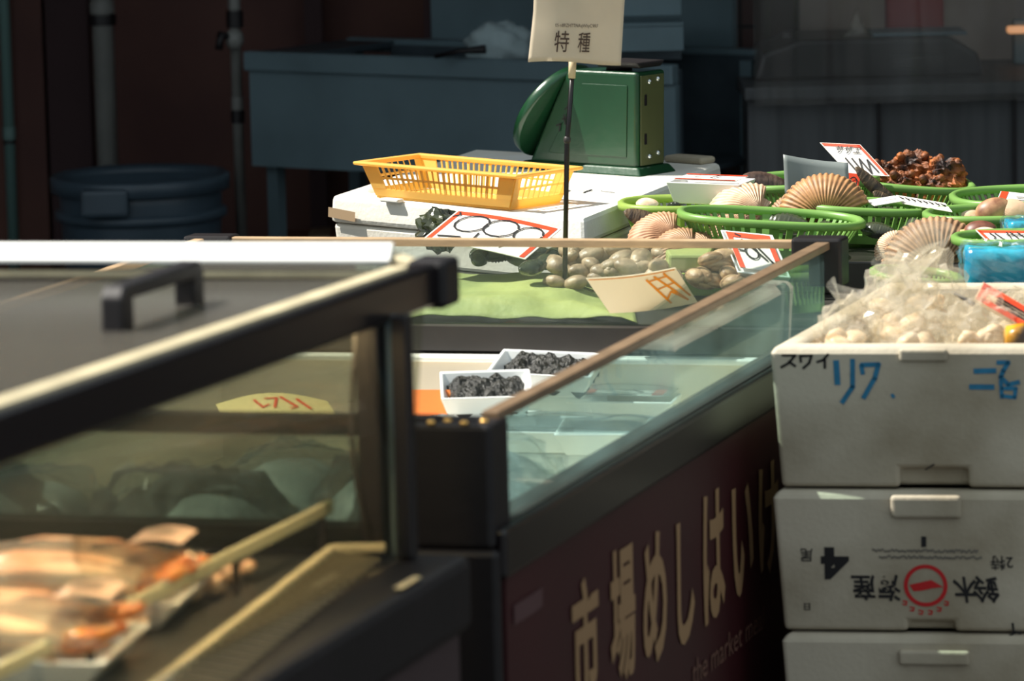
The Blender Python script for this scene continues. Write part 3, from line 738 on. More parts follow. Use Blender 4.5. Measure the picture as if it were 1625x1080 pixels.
acol(0.085, WA-0.05, 0.06, DA-0.05, ZB-0.006, ZB+0.001).build('deck', M['deck'], t)
# front glass leaning back to the rail
gb0, gb1 = at(628, 862, ZB), None
def Arail(s): return rf+(rn-rf)*s
pb0 = A(0.055, 0.03, ZB); pb1 = A(0.055, DA-0.02, ZB)
MB().hexa([pb0, pb1, pb1+ef*0.006, pb0+ef*0.006], [Arail(0.02)-Z*.03, Arail(1)-Z*.03, Arail(1)-Z*.03+ef*0.006, Arail(0.02)-Z*.03+ef*0.006]).build('front_glass', M['glassA'], t)
MB().bar(Arail(-0.005)-Z*0.010, Arail(1)-Z*0.010, 0.026, 0.044).build('front_rail', M['blackgloss'], t, bevel=0.006, bseg=3)
MB().bar(Arail(0.07)+Z*0.013+ef*0.005, Arail(1)+Z*0.013+ef*0.004, 0.020, 0.005).build('rail_highlight', M['tan'], t, bevel=0.001)  # pale strip painting the highlight along the top of the rail
e0 = Arail(0)
MB().box(e0+ef*-0.002+es*0.002-Z*0.010, (0.042, 0.05, 0.05), math.atan2(es.y, es.x)-R(90)).build('rail_end', M['black'], t, bevel=0.006)
# corner mullions
def post(px0, px1, material, name, dd=0.02, z0=ZB-0.002):
    lo0, lo1 = onplane(px0, 850, A(0.05, 0.02, 0), es), onplane(px1, 850, A(0.05, 0.02, 0), es)
    p = [zz(lo0, 0), zz(lo1, 0), zz(lo1, 0)-es*dd, zz(lo0, 0)-es*dd]
    return MB().column(p, z0, rf.z-0.02).build(name, material, t, bevel=0.002)
post(588, 624, M['black'], 'corner_post', 0.03); post(626, 637, M['steel'], 'post_strip', 0.012); post(639, 664, M['black'], 'corner_post', 0.02)
# far side: top rail lit white, second rail, glass, dark seal
w0, w1 = at(-120, 400, 1.058), at(622, 401, 1.058)
e_w = (w1-w0).normalized(); n_w = V((-e_w.y, e_w.x, 0))
MB().prism([w0-n_w*0.012-Z*0.010, w0-n_w*0.012-Z*0.006, w0+n_w*0.004+Z*0.009, w0+n_w*0.014+Z*0.009, w0+n_w*0.014-Z*0.010], w1-w0).build('top_rail', M['whitegloss'], t, bevel=0.0015)
MB().bar(w0-Z*0.022, at(600, 402, 1.058)-Z*0.022, 0.012, 0.007).build('lower_rail', M['tan'], t, bevel=0.002)
MB().bar(at(618, 408, 1.052), e0, 0.018, 0.012).build('rail_link', M['tan'], t, bevel=0.002)
f0, f1 = A(0.10, 0.012, 0), A(WA-0.02, 0.012, 0)
MB().column([f0, f1, f1-es*0.006, f0-es*0.006], ZB, 1.03).build('back_glass', M['glassA'], t)
sl = [at(590, 525, 1.0), ]
pth = []
for px, py in ((566, 520), (560, 600), (558, 690), (566, 770), (588, 850)):
    pth.append(onplane(px, py, A(0.05, 0.05, 0), es))
MB().tube(pth, [0.0025]*4+[0.004], 8).build('glass_seal', M['darkgrey'], t, smooth=True)
# sliding lid, its grey reflection put into the colour, and its handle
q0, q1 = w0-Z*0.035, at(560, 410, 1.02)
r1, r0 = Arail(0.12)-Z*0.012+ef*0.022, Arail(1)-Z*0.012+ef*0.022
n_ = Z*0.005
MB().hexa([r0, r1, q1, q0], [r0+n_, r1+n_, q1+n_, q0+n_]).build('sliding_lid', M['glasslid'], t)
# handle standing on the lid
def onlid(px, py):
    n2 = (r1-r0).cross(q0-r0).normalized()
    return onplane(px, py, r0, n2)
h0, h1, h2, h3 = onlid(187, 530), onlid(300, 488), None, None
up_ = Z*0.033
hd = (h1-h0).normalized(); lid_ = bpy.data.objects['sliding_lid']
hs = V((hd.y, -hd.x, 0))
prof_h = [h0-hd*0.016, h0-hd*0.014+Z*0.036, h0-hd*0.004+Z*0.046, h1+hd*0.008+Z*0.046, h1+hd*0.018+Z*0.036, h1+hd*0.018, h1-hd*0.012, h1-hd*0.012+Z*0.030, h0+hd*0.018+Z*0.032, h0+hd*0.018]
MB().prism([p_-hs*0.011 for p_ in prof_h], hs*0.022).build('lid_handle', M['black'], lid_, bevel=0.003)
# air grille on the front of the deck: tan edge and slats
g0, g1, g2 = at(300, 1046, ZB+0.012), at(528, 870, ZB+0.012), at(612, 868, ZB+0.012)
g0b = g0+(g0-g1)*0.7
MB().bar(g0b, g1, 0.010, 0.008).build('grille_edge', M['tan'], t, bevel=0.002)
MB().bar(g1, g2, 0.010, 0.008).build('grille_edge', M['tan'], t, bevel=0.002)
side_v = (g2-g1)
for k in range(34):
    p = g1+(g0b-g1)*((k+0.6)/34.0)
    MB().bar(p, p+side_v*0.95-Z*0.010, 0.006, 0.003).build('grille_slat', M['slat'], t)
# pale price strip
s0, s1 = at(-60, 1094, ZB+0.04), at(525, 803, ZB+0.04)
MB().bar(s0, s1, 0.006, 0.014).build('price_strip', M['olive'], t, bevel=0.002)
for k in (0.30, 0.70, 0.97):
    p = s0+(s1-s0)*k
    MB().bar(p-Z*0.005, zz(p, ZB-0.002), 0.006, 0.006, up=es).build('strip_stay', M['darkgrey'], t)
# small tan patch on the base edge
c = at(637, 925, ZB-0.002)
strokes(Face(c, es*0.05, -ef*0.02), [[(-0.5, 0.3), (0.5, 0.3)]], 0.010, 'tan_patch', M['tan'], t, off=0.001)

# ---------------------------------------------------------------- crab packs in the display case
def crab_pack(c, rz, label, seed, n=6, L=0.24):
    rnd = random.Random(seed)
    t_, fc = foam_tray('crab_pack', 0, 0, 0, L*1.12, 0.16, 0.028, label, 'crab pack', rz=rz, loc=c, material=M['tray'])
    X = fc.u.normalized(); Y = -fc.v.normalized(); o_ = c+Z*0.030
    for k in range(n):
        y = (k-(n-1)/2)*0.022
        p0_ = o_-X*L*0.46+Y*y; zz_ = rnd.uniform(0.0, 0.012)
        pth_ = [p0_+Z*zz_, p0_+X*L*0.33+Z*(zz_+0.010), p0_+X*L*0.62+Z*(zz_+0.010), p0_+X*L*0.86+Z*zz_]
        leg = MB().tube(pth_, [0.009, 0.015, 0.013, 0.009], 10).build('crab_leg', M['crab'], t_, smooth=True)
        e_ = pth_[-1]
        MB().tube([e_-X*0.006, e_+X*0.014+Z*0.004, e_+X*L*0.16+Y*rnd.uniform(-.01, .01)+Z*rnd.uniform(0, .02)], [0.010, 0.009, 0.004], 8).build('claw_tip', M['crabtip'], t_, smooth=True)
    def fn(u, v): return fc.p(u, v, 0.016+0.020*math.sin(math.pi*u)**0.5*math.sin(math.pi*v)**0.5+0.006*noise.noise(V((u*6, v*5, seed))))
    MB().grid(fn, 26, 16, fc.n*0.0006).build('cling_film', M['wrap'], t_, smooth=False)
    # stuck-on label
    lf = Face(fc.p(0.80, 0.30, 0.045), X*0.05, -Y*0.062)
    stk = MB().grid(lambda u, v: lf.p(u, v, 0.004*math.sin(math.pi*u)), 6, 3, fc.n*0.0008).build('sticker', M['pink'], t_)
    strokes(lf, [[(0.2, 0.3), (0.8, 0.3)], [(0.2, 0.5), (0.7, 0.5)], [(0.3, 0.7), (0.8, 0.7)]], 0.005, 'sticker_print', M['inkfaint'], stk, off=0.006)
    return t_
cr = math.atan2(-ef.y, -ef.x)+0.05
crab_pack(at(95, 925, ZB+0.03)+V((0, 0, -0.028)), cr, 'pack of orange crab legs farthest back in the display case', 5)
crab_pack(at(-30, 1015, ZB+0.03)+V((0, 0, -0.028)), cr, 'pack of crab legs nearest the viewer at the lower left', 6)
ld = bpy.data.lights.new('case_lamp', 'AREA'); ld.shape = 'RECTANGLE'; ld.size = 0.9; ld.size_y = 0.03; ld.energy = 3.2; ld.color = (1.0, 0.72, 0.42)
lo = bpy.data.objects.new('case_lamp', ld); COL.objects.link(lo)
lp = Arail(0.5)+ef*0.035-Z*0.035; lo.location = lp
lo.rotation_euler = basis(es, Z.cross(es).normalized(), Z).to_euler()
# row of beads standing in for the goods reflected in the sill
k = 0
bead = None
for px, py, rr in ((70, 1040, .9), (112, 1024, 1.1), (152, 1002, 1.2), (190, 986, 1.2), (222, 976, .8), (300, 932, 1.0), (335, 920, 1.2), (362, 902, 1.1), (388, 893, .8)):
    c = at(px+6, py+6, ZB+0.012)
    if bead is None:
        bead = MB().blob((0, 0, 0), (0.010, 0.012, 0.009), 14, 9, lambda d: 1+0.1*noise.noise(d*2)).build('reflection_bead', M['crab'], None, smooth=True)
        tag(bead, 'small round orange pink bead standing in for a reflection behind the grille', 'shrimp ball', 'round pieces along the grille'); o = bead
    else:
        o = bead.copy(); COL.objects.link(o)
    o.location = c; o.scale = (rr, rr, rr)
# ================================================================ display table behind the freezer
ZT = 0.735
def tfront(x): return 5.725-0.2265*(x-0.456)
TX0 = -0.29
p = [V((TX0, tfront(TX0), 0)), V((0.50, tfront(0.50), 0)), V((0.52, tfront(0.52)+0.075, 0)), V((1.9, tfront(1.9)+0.075, 0)), V((1.9, 6.95, 0)), V((0.46, 6.95, 0)), V((0.46, 7.36, 0)), V((TX0, 7.36, 0))]
t = thing('display_table', V((0.5, 6.6, 0)), 'dark wet table carrying the baskets and foam box', 'table')
MB().column(p, ZT-0.04, ZT).build('table_top', M['tabletop'], t, bevel=0.004)
for x, y in ((TX0+0.05, 6.1), (1.8, 5.7), (1.8, 6.88), (TX0+0.05, 7.28)):
    MB().box((x, y, (ZT-0.04)/2), (0.05, 0.05, ZT-0.04)).build('leg', M['darkgrey'], t)

# ---------------------------------------------------------------- foam box with basket and scale
ZX = 0.84
qFL, qFR, qBR, qBL = at(523, 310, ZX), at(928, 345, ZX), at(1147, 258, ZX), at(752, 236, ZX)
top = [qFL, qFR, qBR, qBL]
def off_in(poly, d, z):
    c = sum((V(q) for q in poly), V((0, 0, 0)))/4
    return [zz(q+(c-q).normalized()*d, z) for q in poly]
t = thing('foam_box', base_of([zz(q, ZT) for q in top]), 'large white foam box carrying the yellow basket and green scale', 'box')
MB().hexa(off_in(top, 0.012, ZT+0.001), off_in(top, 0.006, ZX-0.046)).build('box_body', M['foamtop'], t, bevel=0.006)
MB().hexa(off_in(top, 0.0, ZX-0.044), off_in(top, 0.004, ZX)).build('lid', M['foamtop'], t, bevel=0.008)
def rs(x, k): return V((x, tfront(x)+k, 0))
riser = [rs(qFR.x+0.06, 0.345), rs(0.55, 0.345), rs(0.60, 0.235), rs(1.9, 0.235), V((1.9, 6.93, 0)), V((qBR.x+0.035, 6.93, 0)), V((qFR.x+0.045, qFR.y, 0))]
MB().column(riser, ZT+0.0005, 0.785).build('riser_board', M['tabletop'], bpy.data.objects['display_table'], bevel=0.003)
# ridge along the far edge of the lid and small lugs
ex = (qFR-qFL).normalized(); ey = (qBR-qFR).normalized()
r0_, r1_ = qBR-ey*0.03-ex*0.02, qBR-ey*0.03-ex*0.105
MB().bar(r0_+Z*0.006, r1_+Z*0.006, 0.04, 0.012).build('lid_lug', M['foamold'], t, bevel=0.005)
MB().bar(qFL+ex*0.05+ey*0.08+Z*0.005, qFL+ex*0.10+ey*0.10+Z*0.005, 0.03, 0.012).build('lid_lug', M['foamtop'], t, bevel=0.005)
MB().bar(qFL+ex*0.12+Z*0.001, qFL+ex*0.16+Z*0.001, 0.016, 0.006).build('lid_lug', M['foamtop'], t, bevel=0.002)
fr = Face(qFL+V((0, 0, 0)), qFR-qFL, V((0, 0, -0.046)))
strokes(fr, [[(0.01, 0.58), (0.10, 0.66)]], 0.016, 'tape', M['tape'], t, off=0.004)
tp = Face(qFL+(qBR-qFR)*0.5, qFR-qFL, (qFR-qBR)*0.5)
strokes(tp, [[(0.70, 0.30), (0.74, 0.28), (0.73, 0.36)], [(0.76, 0.26), (0.82, 0.24)], [(0.80, 0.20), (0.80, 0.32)], [(0.84, 0.22), (0.90, 0.24)], [(0.66, 0.52), (0.70, 0.54)], [(0.72, 0.50), (0.77, 0.50)]], 0.004, 'handwriting', M['ink'], t, off=0.0012)

# yellow basket: slatted rectangular
def rect_basket(c, X, Y, w, d, h, flare, label, material):
    t_ = thing('yellow_basket', c, label, 'basket')
    def cor(k, z, ins=0.0): return [c+X*(w/2*k-ins)*sx+Y*(d/2*k-ins)*sy+Z*z for sx, sy in ((-1,-1),(1,-1),(1,1),(-1,1))]
    lo, hi = cor(flare, 0.004), cor(1, h)
    # rim
    mb = MB(); o1, o2, i2, i1 = cor(1, h-0.005, -0.010), cor(1, h, -0.010), cor(1, h, 0.004), cor(1, h-0.008, 0.003)
    mb.v = o1+o2+i2+i1
    for r0, r1 in ((0, 4), (4, 8), (8, 12), (12, 0)):
        for k in range(4): mb.f.append([r0+k, r0+(k+1)%4, r1+(k+1)%4, r1+k])
    mb.build('rim', material, t_, bevel=0.002)
    MB().hexa(cor(flare, 0.0), cor(flare, 0.0035)).build('floor', material, t_)
    names = ('front_wall', 'end_wall', 'back_wall', 'end_wall')
    for k in range(4):
        a0, a1, b0, b1 = lo[k], lo[(k+1) % 4], hi[k], hi[(k+1) % 4]
        nrm = (a1-a0).cross(b0-a0).normalized()*0.0022
        L_ = (a1-a0).length; ns = int(L_/0.0135); wall = MB()
        pt = lambda u, v: (a0+(a1-a0)*u)*(1-v)+(b0+(b1-b0)*u)*v
        def plate(u0, u1, v0, v1):
            q_ = [pt(u0, v0), pt(u1, v0), pt(u1, v1), pt(u0, v1)]
            wall.hexa(q_, [x+nrm for x in q_])
        plate(0, 1, 0.0, 0.22); plate(0, 1, 0.88, 1.0); plate(0.09, 0.91, 0.52, 0.58)
        plate(0, 0.10, 0.2, 0.9); plate(0.90, 1, 0.2, 0.9)
        for i in range(1, ns):
            u = 0.10+0.80*i/ns; ww = 0.006 if i % 4 else 0.014
            plate(u-ww*0.5, u+ww*0.5, 0.2, 0.9)
        wall.build(names[k], material, t_, weld=False)
    return t_
ZYR = ZX+0.058
b0, b1, b2, b3 = at(588, 259, ZYR), at(842, 281, ZYR), at(893, 262, ZYR), at(648, 242, ZYR)
cx = (b0+b1+b2+b3)/4
X = ((b1-b0)+(b2-b3)).normalized(); Yv = V((-X.y, X.x, 0))
rect_basket(zz(cx, ZX+0.001), X, Yv, ((b1-b0).length+(b2-b3).length)/2*0.985, ((b3-b0).length+(b2-b1).length)/2*0.80, ZYR-ZX, 0.86, 'bright yellow slatted plastic basket on the white foam box', M['yellow'])

# ---------------------------------------------------------------- green weighing scale
sFL, sFR, sBR = at(835, 256, ZX+0.012), at(1013, 268, ZX+0.012), at(1049, 257, ZX+0.012)
sx = (sFR-sFL); sl_ = sx.length; sx.normalize(); sy = V((-sx.y, sx.x, 0)); sdp = 0.078
hz = 0.172
t = thing('weighing_scale', zz(sFL+sx*sl_/2+sy*sdp/2, ZX), 'green enamelled spring scale with sloping round dial on the foam box', 'scale')
def S(a, b, z): return zz(sFL, ZX)+sx*a+sy*b+Z*z
k_ = sl_
prof = [(0.006, 0.012), (k_*0.985, 0.012), (k_*1.0, hz), (k_*0.44, hz), (k_*0.38, hz-0.004)]
MB().prism([S(a, 0, z) for a, z in prof], sy*sdp).build('housing', M['scale'], t, bevel=0.006, bseg=3)
MB().hexa([S(-0.014, -0.012, 0), S(k_+0.012, -0.012, 0), S(k_+0.012, sdp+0.012, 0), S(-0.014, sdp+0.012, 0)], [S(-0.004, -0.004, 0.014), S(k_+0.002, -0.004, 0.014), S(k_+0.002, sdp+0.004, 0.014), S(-0.004, sdp+0.004, 0.014)]).build('base', M['scale'], t, bevel=0.003)
# raised side panel
pn = [(0.05, 0.030), (k_*0.90, 0.030), (k_*0.92, hz-0.022), (k_*0.52, hz-0.022)]
MB().prism([S(a, -0.0015, z) for a, z in pn], sy*0.003).build('side_panel', M['scale'], t, bevel=0.001)
# dial on the slope
d0, d1 = S(-0.006, sdp/2, 0.016), S(k_*0.395, sdp/2, hz-0.004)
du = (d1-d0); dl = du.length; du.normalize(); dn = du.cross(sy).normalized()
if dn.z < 0: dn = -dn
dc = (d0+d1)/2+dn*0.004
M3 = basis(sy, du, sy.cross(du)); 
if (M3@V((0, 0, 1))).dot(dn) < 0: M3 = basis(-sy, du, (-sy).cross(du))
def disc(prof_):
    mb = MB().lathe(prof_, (0, 0, 0), 40); mb.v = [dc+M3@v for v in mb.v]; return mb
rd = dl/2
dial = disc([(rd*0.97, -0.004), (rd*1.0, 0.0), (rd*1.0, 0.012), (rd*0.95, 0.016), (rd*0.88, 0.014), (rd*0.88, 0.004), (rd*0.97, -0.004)]).build('dial_ring', M['scale'], t, smooth=True)
disc([(rd*0.96, -0.003), (rd*0.96, -0.001)]).build('dial_back', M['scale'], dial)
disc([(rd*0.88, 0.003), (rd*0.88, 0.006)]).build('dial_face', M['card'], dial)
disc([(rd*0.88, 0.012), (rd*0.88, 0.0125)]).build('dial_glass', M['wrap'], dial)
mb = MB().box((0, rd*0.3, 0.008), (0.004, rd*0.9, 0.002)); mb.v = [dc+M3@v for v in mb.v]; mb.build('needle', M['red'], dial)
# back plate with screws and slots
bplate = MB().prism([S(k_*0.985+0.001, 0.008, 0.016), S(k_*0.985+0.001, sdp-0.008, 0.016), S(k_+0.001, sdp-0.008, hz-0.006), S(k_+0.001, 0.008, hz-0.006)], sx*0.002).build('back_plate', mat('olive enamel', (84, 88, 56), 0.35, vary=0.15), t, bevel=0.0008)
for b_, z_ in ((0.03, 0.155), (sdp-0.025, 0.158), (0.03, 0.030), (sdp-0.025, 0.034)):
    q_ = S(k_*(0.985+0.015*z_/hz)+0.003, b_, z_)
    MB().blob(q_, (0.0045, 0.0045, 0.0045), 10, 8).build('screw', M['screw'], bplate, smooth=True)
for z_ in (0.125, 0.060):
    q_ = S(k_*(0.985+0.015*z_/hz)+0.003, 0.020, z_)
    MB().box(q_, (0.002, 0.006, 0.018), math.atan2(sx.y, sx.x)).build('slot', M['black'], bplate)
MB().lathe([(0.022, 0), (0.020, 0.012)], S(k_*0.72, sdp/2, hz), 20).build('pan_post', M['black'], t, smooth=True)
MB().hexa([S(k_*0.62, 0.01, hz+0.006), S(k_*1.0, 0.01, hz+0.006), S(k_*1.0, sdp-0.01, hz+0.006), S(k_*0.62, sdp-0.01, hz+0.006)], [S(k_*0.64, 0.0, hz+0.016), S(k_*1.0, 0.0, hz+0.016), S(k_*1.0, sdp, hz+0.016), S(k_*0.64, sdp, hz+0.016)]).build('weighing_plate', M['black'], t, bevel=0.003)
sf = Face(S(0.02, -0.0022, hz-0.01), sx*(k_-0.03), V((0, 0, -(hz-0.03))))
strokes(sf, [[(0.33, 0.40), (0.37, 0.36), (0.36, 0.44)], [(0.30, 0.52), (0.35, 0.50)], [(0.32, 0.47), (0.33, 0.58)], [(0.24, 0.60), (0.28, 0.58), (0.27, 0.66)]], 0.003, 'faded_marks', M['ink'], t)

# ---------------------------------------------------------------- paper sign on a rod
pb = zz(aty(893, 372, 5.965), ZT+0.001)
yS = pb.y
pt_ = aty(908, 124, yS)
t = thing('sign_stand', zz(pb, ZT), 'cream paper sign on a thin dark rod before the green scale', 'sign')
rod = []
MB().tube([pb, aty(900, 222, yS), aty(902, 200, yS), aty(909, 106, yS)], [0.0038, 0.0040, 0.0036, 0.0036], 10).build('rod', M['blackgloss'], t, smooth=True)
q_ = aty(900, 222, yS); MB().blob(q_, (0.0055, 0.0055, 0.007), 10, 8).build('rod_joint', M['darkgrey'], t, smooth=True)
MB().lathe([(0.017, 0), (0.024, 0.003), (0.02, 0.008), (0.004, 0.012)], zz(pb, ZT), 20).build('foot', M['black'], t, smooth=True)
MB().tube([aty(907.5, 124, yS), aty(909, 92, yS)], [0.0052, 0.0058], 12).build('clip_holder', mat('cream clip', (214, 196, 160), 0.5), t, smooth=True)
l0, l1 = aty(843, 98, yS-0.012), aty(985, 101, yS-0.012)
u0, u1 = aty(851, -95, yS-0.012), aty(997, -92, yS-0.012)
def sheet(u, v):
    p_ = (u0+(u1-u0)*u)*(1-v)+(l0+(l1-l0)*u)*v
    return p_+V((-0.010*max(0, v-0.6)*(1-u)*1.2, -0.010*math.sin(math.pi*u)-0.012*max(0, v-0.65)*(1-2*u)**2, 0.0025*math.sin(u*5)*v))
MB().grid(sheet, 24, 24, (0, 0.0008, 0)).build('paper', M['paper'], t, smooth=True)
class Curl(Face):
    def __init__(s): s.o, s.u, s.v = u0, u1-u0, l0-u0; s.n = V((0, -1, 0))
    def p(s, a, b, off=0.0): return sheet(a, b)+V((0, -0.0004-off, 0))
cf = Curl()
fb = (66+95)/193.0
lettering(cf, [('特', 0.345, fb, 0.0215, 0.031), ('種', 0.585, fb-0.005, 0.0185, 0.029)], 'handwriting', M['inkbrown'], t, off=0.001, bold=0.004, shear=0.1)
lettering(cf, [('05-n8RZHTTNAqWhyC9RF', 0.49, (40+95)/193.0, 0.062, 0.0065)], 'fine_print', M['inkbrown'], t, off=0.001)

# ---------------------------------------------------------------- oval slatted baskets
def se(a, b, th, n_=2.6):
    c_, s_ = math.cos(th), math.sin(th)
    return a*math.copysign(abs(c_)**(2/n_), c_), b*math.copysign(abs(s_)**(2/n_), s_)
def oval_basket(px, py, hw, b, label, zr=0.80, h=0.055, tilt=0.0, pitch=0.0, rz=0.0, material=None, n_=2.5, name='green_basket', band=0.012, rimr=0.0055, nsl=64, zfloor=None):
    material = material or M['green']
    c = at(px, py, zr); a = hw*c.y/6500
    rot = Matrix.Rotation(tilt, 3, 'Y')@Matrix.Rotation(pitch, 3, 'X')@Matrix.Rotation(rz, 3, 'Z')
    t_ = thing(name, c-rot@V((0, 0, h)), label, 'basket')
    def pp(k, th, z, ex_=0.0):
        x, y = se(a*k+ex_, b*k+ex_, th, n_); return c+rot@V((x, y, z))
    N = 72
    mb = MB()
    profile = [(0.004, -0.010), (0.0085, -0.008), (0.0085, 0.0), (0.004, 0.003), (-0.002, 0.002), (-0.0035, -0.004), (-0.002, -0.010)]
    for e_, z_ in profile: mb.v += [pp(1, 2*math.pi*k/N, z_, e_) for k in range(N)]
    m_ = len(profile)
    for i in range(m_):
        for k in range(N): mb.f.append([i*N+k, i*N+(k+1) % N, ((i+1) % m_)*N+(k+1) % N, ((i+1) % m_)*N+k])
    mb.build('rim', material, t_, smooth=True)
    kb = 0.84
    sl2 = MB()
    for i in range(nsl):
        th = 2*math.pi*(i+0.5)/nsl; dth = 2*math.pi/nsl*0.25
        q0_ = [pp(1, th-dth, -0.008), pp(1, th+dth, -0.008), pp(1, th+dth, -0.008, -0.0025), pp(1, th-dth, -0.008, -0.0025)]
        q1_ = [pp(kb, th-dth, -h+band), pp(kb, th+dth, -h+band), pp(kb, th+dth, -h+band, -0.0025), pp(kb, th-dth, -h+band, -0.0025)]
        sl2.hexa(q1_, q0_)
    sl2.build('slats', material, t_, weld=False)
    mb = MB()
    for k_2, z_, e_ in ((kb, -h+band+0.001, 0), (kb-0.02, -h+0.001, 0), (kb-0.02, -h+0.001, -0.003), (kb, -h+band+0.001, -0.003)):
        mb.v += [pp(k_2, 2*math.pi*k/N, z_, e_) for k in range(N)]
    for i in range(4):
        for k in range(N): mb.f.append([i*N+k, i*N+(k+1) % N, ((i+1) % 4)*N+(k+1) % N, ((i+1) % 4)*N+k])
    mb.build('lower_band', material, t_, smooth=False)
    mb = MB(); mb.prism([pp(kb-0.03, 2*math.pi*k/N, -h+0.001) for k in range(N)], rot@V((0, 0, 0.002))); mb.build('floor', material, t_)
    t_['_'] = 0; del t_['_']
    return t_, c, rot, a
K = {}
K['left'] = oval_basket(1088, 320, 100, 0.075, 'pale sunlit green basket against the right side of the foam box', zr=0.846, h=0.060, tilt=0.01, material=M['greenpale'])
K['front'] = oval_basket(1224, 342, 142, 0.085, 'front green basket holding the largest brown scallop', zr=0.850, h=0.056, tilt=0.075, nsl=54)
K['back'] = oval_basket(1278, 283, 110, 0.10, 'green basket behind the largest scallop with dark shells in it', zr=0.846, h=0.06, tilt=-0.04, nsl=64)
K['squirt'] = oval_basket(1442, 284, 98, 0.12, 'rearmost green basket heaped with brown sea squirts', zr=0.838, h=0.05, tilt=0.10, nsl=56)
K['mid'] = oval_basket(1378, 324, 98, 0.07, 'green basket between the two big scallops with a lying card', zr=0.846, h=0.056, tilt=0.06, nsl=48)
K['rightback'] = oval_basket(1642, 308, 127, 0.11, 'green basket at the right edge of the back row', zr=0.846, h=0.06, tilt=-0.01, nsl=58)
K['white'] = oval_basket(1608, 334, 136, 0.080, 'green basket of opened white shells near the right edge', zr=0.846, h=0.060, tilt=-0.01, nsl=70)
K['meat'] = oval_basket(1604, 374, 86, 0.060, 'green basket with orange shellfish meat beside the blue packs', zr=0.840, h=0.054, tilt=0.0, nsl=48)
K['low'] = oval_basket(1455, 434, 66, 0.062, 'small green basket below the second big scallop', zr=0.796, h=0.058, tilt=0.10, nsl=44)

# ---------------------------------------------------------------- scallops and other shells
def shell_mesh(Rr, dome, span=78, ribs=20, amp=0.02, nth=150, nr=16, off=0.0, skew=0.0):
    """fan in local x (side), y (away from umbo), z (dome)"""
    mb = MB(); vs = []
    for j in range(nr+1):
        q_ = j/nr
        for i in range(nth+1):
            th = R(-span+2*span*i/nth)
            rad = Rr*q_*(1-0.10*(abs(th)/R(span))**2.5)*(1+0.012*math.cos(th*ribs*1.0*2)*(q_ > 0.9))
            h_ = dome*Rr*(math.sin(math.pi*min(1, q_*0.93+0.07))**0.62)*max(0.0, math.cos(th*0.98))**0.55
            h_ += amp*Rr*0.5*math.cos(th*ribs*2)*min(1, q_*2.2)*(1-0.3*q_)
            vs.append(V((rad*math.sin(th)*1.03, rad*math.cos(th), h_)))
    w = nth+1
    fs = [[j*w+i, j*w+i+1, (j+1)*w+i+1, (j+1)*w+i] for j in range(nr) for i in range(nth)]
    n = len(vs); vs2 = [V((p.x, p.y, min(p.z, 0)*0-0.06*Rr*math.sin(math.pi*min(1, p.length/Rr)))) for p in vs]
    mb.v = vs+vs2; mb.f = fs+[[a+n for a in f][::-1] for f in fs]
    edge = [nr*w+i for i in range(w)]
    for a, b in zip(edge, edge[1:]): mb.f.append([a, b, b+n, a+n])
    for j in range(nr):
        a, b = j*w, (j+1)*w; mb.f.append([b, a, a+n, b+n])
        a, b = j*w+nth, (j+1)*w+nth; mb.f.append([a, b, b+n, a+n])
    return mb
def place_local(mb, name, material, root, M4, smooth=True):
    """mesh kept in its own axes so that its pattern follows it"""
    me = bpy.data.meshes.new(name); me.from_pydata(mb.v, [], mb.f)
    bm = bmesh.new(); bm.from_mesh(me); bmesh.ops.remove_doubles(bm, verts=bm.verts, dist=1e-6); bmesh.ops.recalc_face_normals(bm, faces=bm.faces); bm.to_mesh(me); bm.free()
    me.materials.append(material)
    if smooth:
        for p_ in me.polygons: p_.use_smooth = True
    ob = bpy.data.objects.new(name, me); COL.objects.link(ob)
    if root is not None: ob.parent = root
    ob.matrix_local = M4
    return ob
def scallop(umbo, fan, normal, Rr, label, m1, m2=None, dome=0.34, span=78, ribs=25, amp=0.022, ears=True, gape=0.10, group=None):
    Y = fan.normalized(); Zn = (normal-Y*normal.dot(Y)).normalized(); X = Y.cross(Zn)
    t_ = thing('scallop', umbo, label, 'scallop', group)
    M4 = basis(X, Y, Zn).to_4x4()
    place_local(shell_mesh(Rr, dome, span, ribs, amp), 'upper_valve', m1, t_, M4)
    M5 = (basis(X, Y, Zn)@Matrix.Rotation(-gape, 3, 'X')@Matrix.Scale(-1, 3, V((0, 0, 1)))).to_4x4(); M5.translation = -Zn*0.004
    place_local(shell_mesh(Rr*1.03, dome*0.35, span, ribs, amp), 'lower_valve', m2 or m1, t_, M5)
    if ears:
        for s_ in (-1, 1):
            mb = MB().prism([V((0, 0, 0.0)), V((s_*Rr*0.46, -0.02*Rr, 0)), V((s_*Rr*0.50, Rr*0.20, 0)), V((s_*Rr*0.36, Rr*0.34, 0.0)), V((s_*Rr*0.1, Rr*0.12, 0))], V((0, 0, Rr*0.05)))
            place_local(mb, 'ear', m1, t_, M4, smooth=False)
    return t_
M['sc1'] = shellmat('brown scallop', (186, 136, 90), (56, 34, 22), ribs=52, spots=0.75)
M['sc2'] = shellmat('tan scallop', (186, 146, 108), (94, 66, 46), ribs=52, spots=0.45)
M['scpale'] = shellmat('pale scallop', (238, 212, 180), (182, 132, 98), ribs=50, spots=0.35)
M['scpink'] = shellmat('pink brown scallop', (222, 176, 138), (146, 98, 70), ribs=50, spots=0.3)
cam_n = V((0, -1, 0.25)).normalized()
def px_dir(p, q, depth_dy):        # direction whose picture runs from p to q, leaning away by depth_dy per unit
    a = aty(*p, 6.4); b = aty(*q, 6.4); d = (b-a); return (d/d.length+V((0, depth_dy, 0))).normalized()
def at_y(px, py, y): return aty(px, py, y)
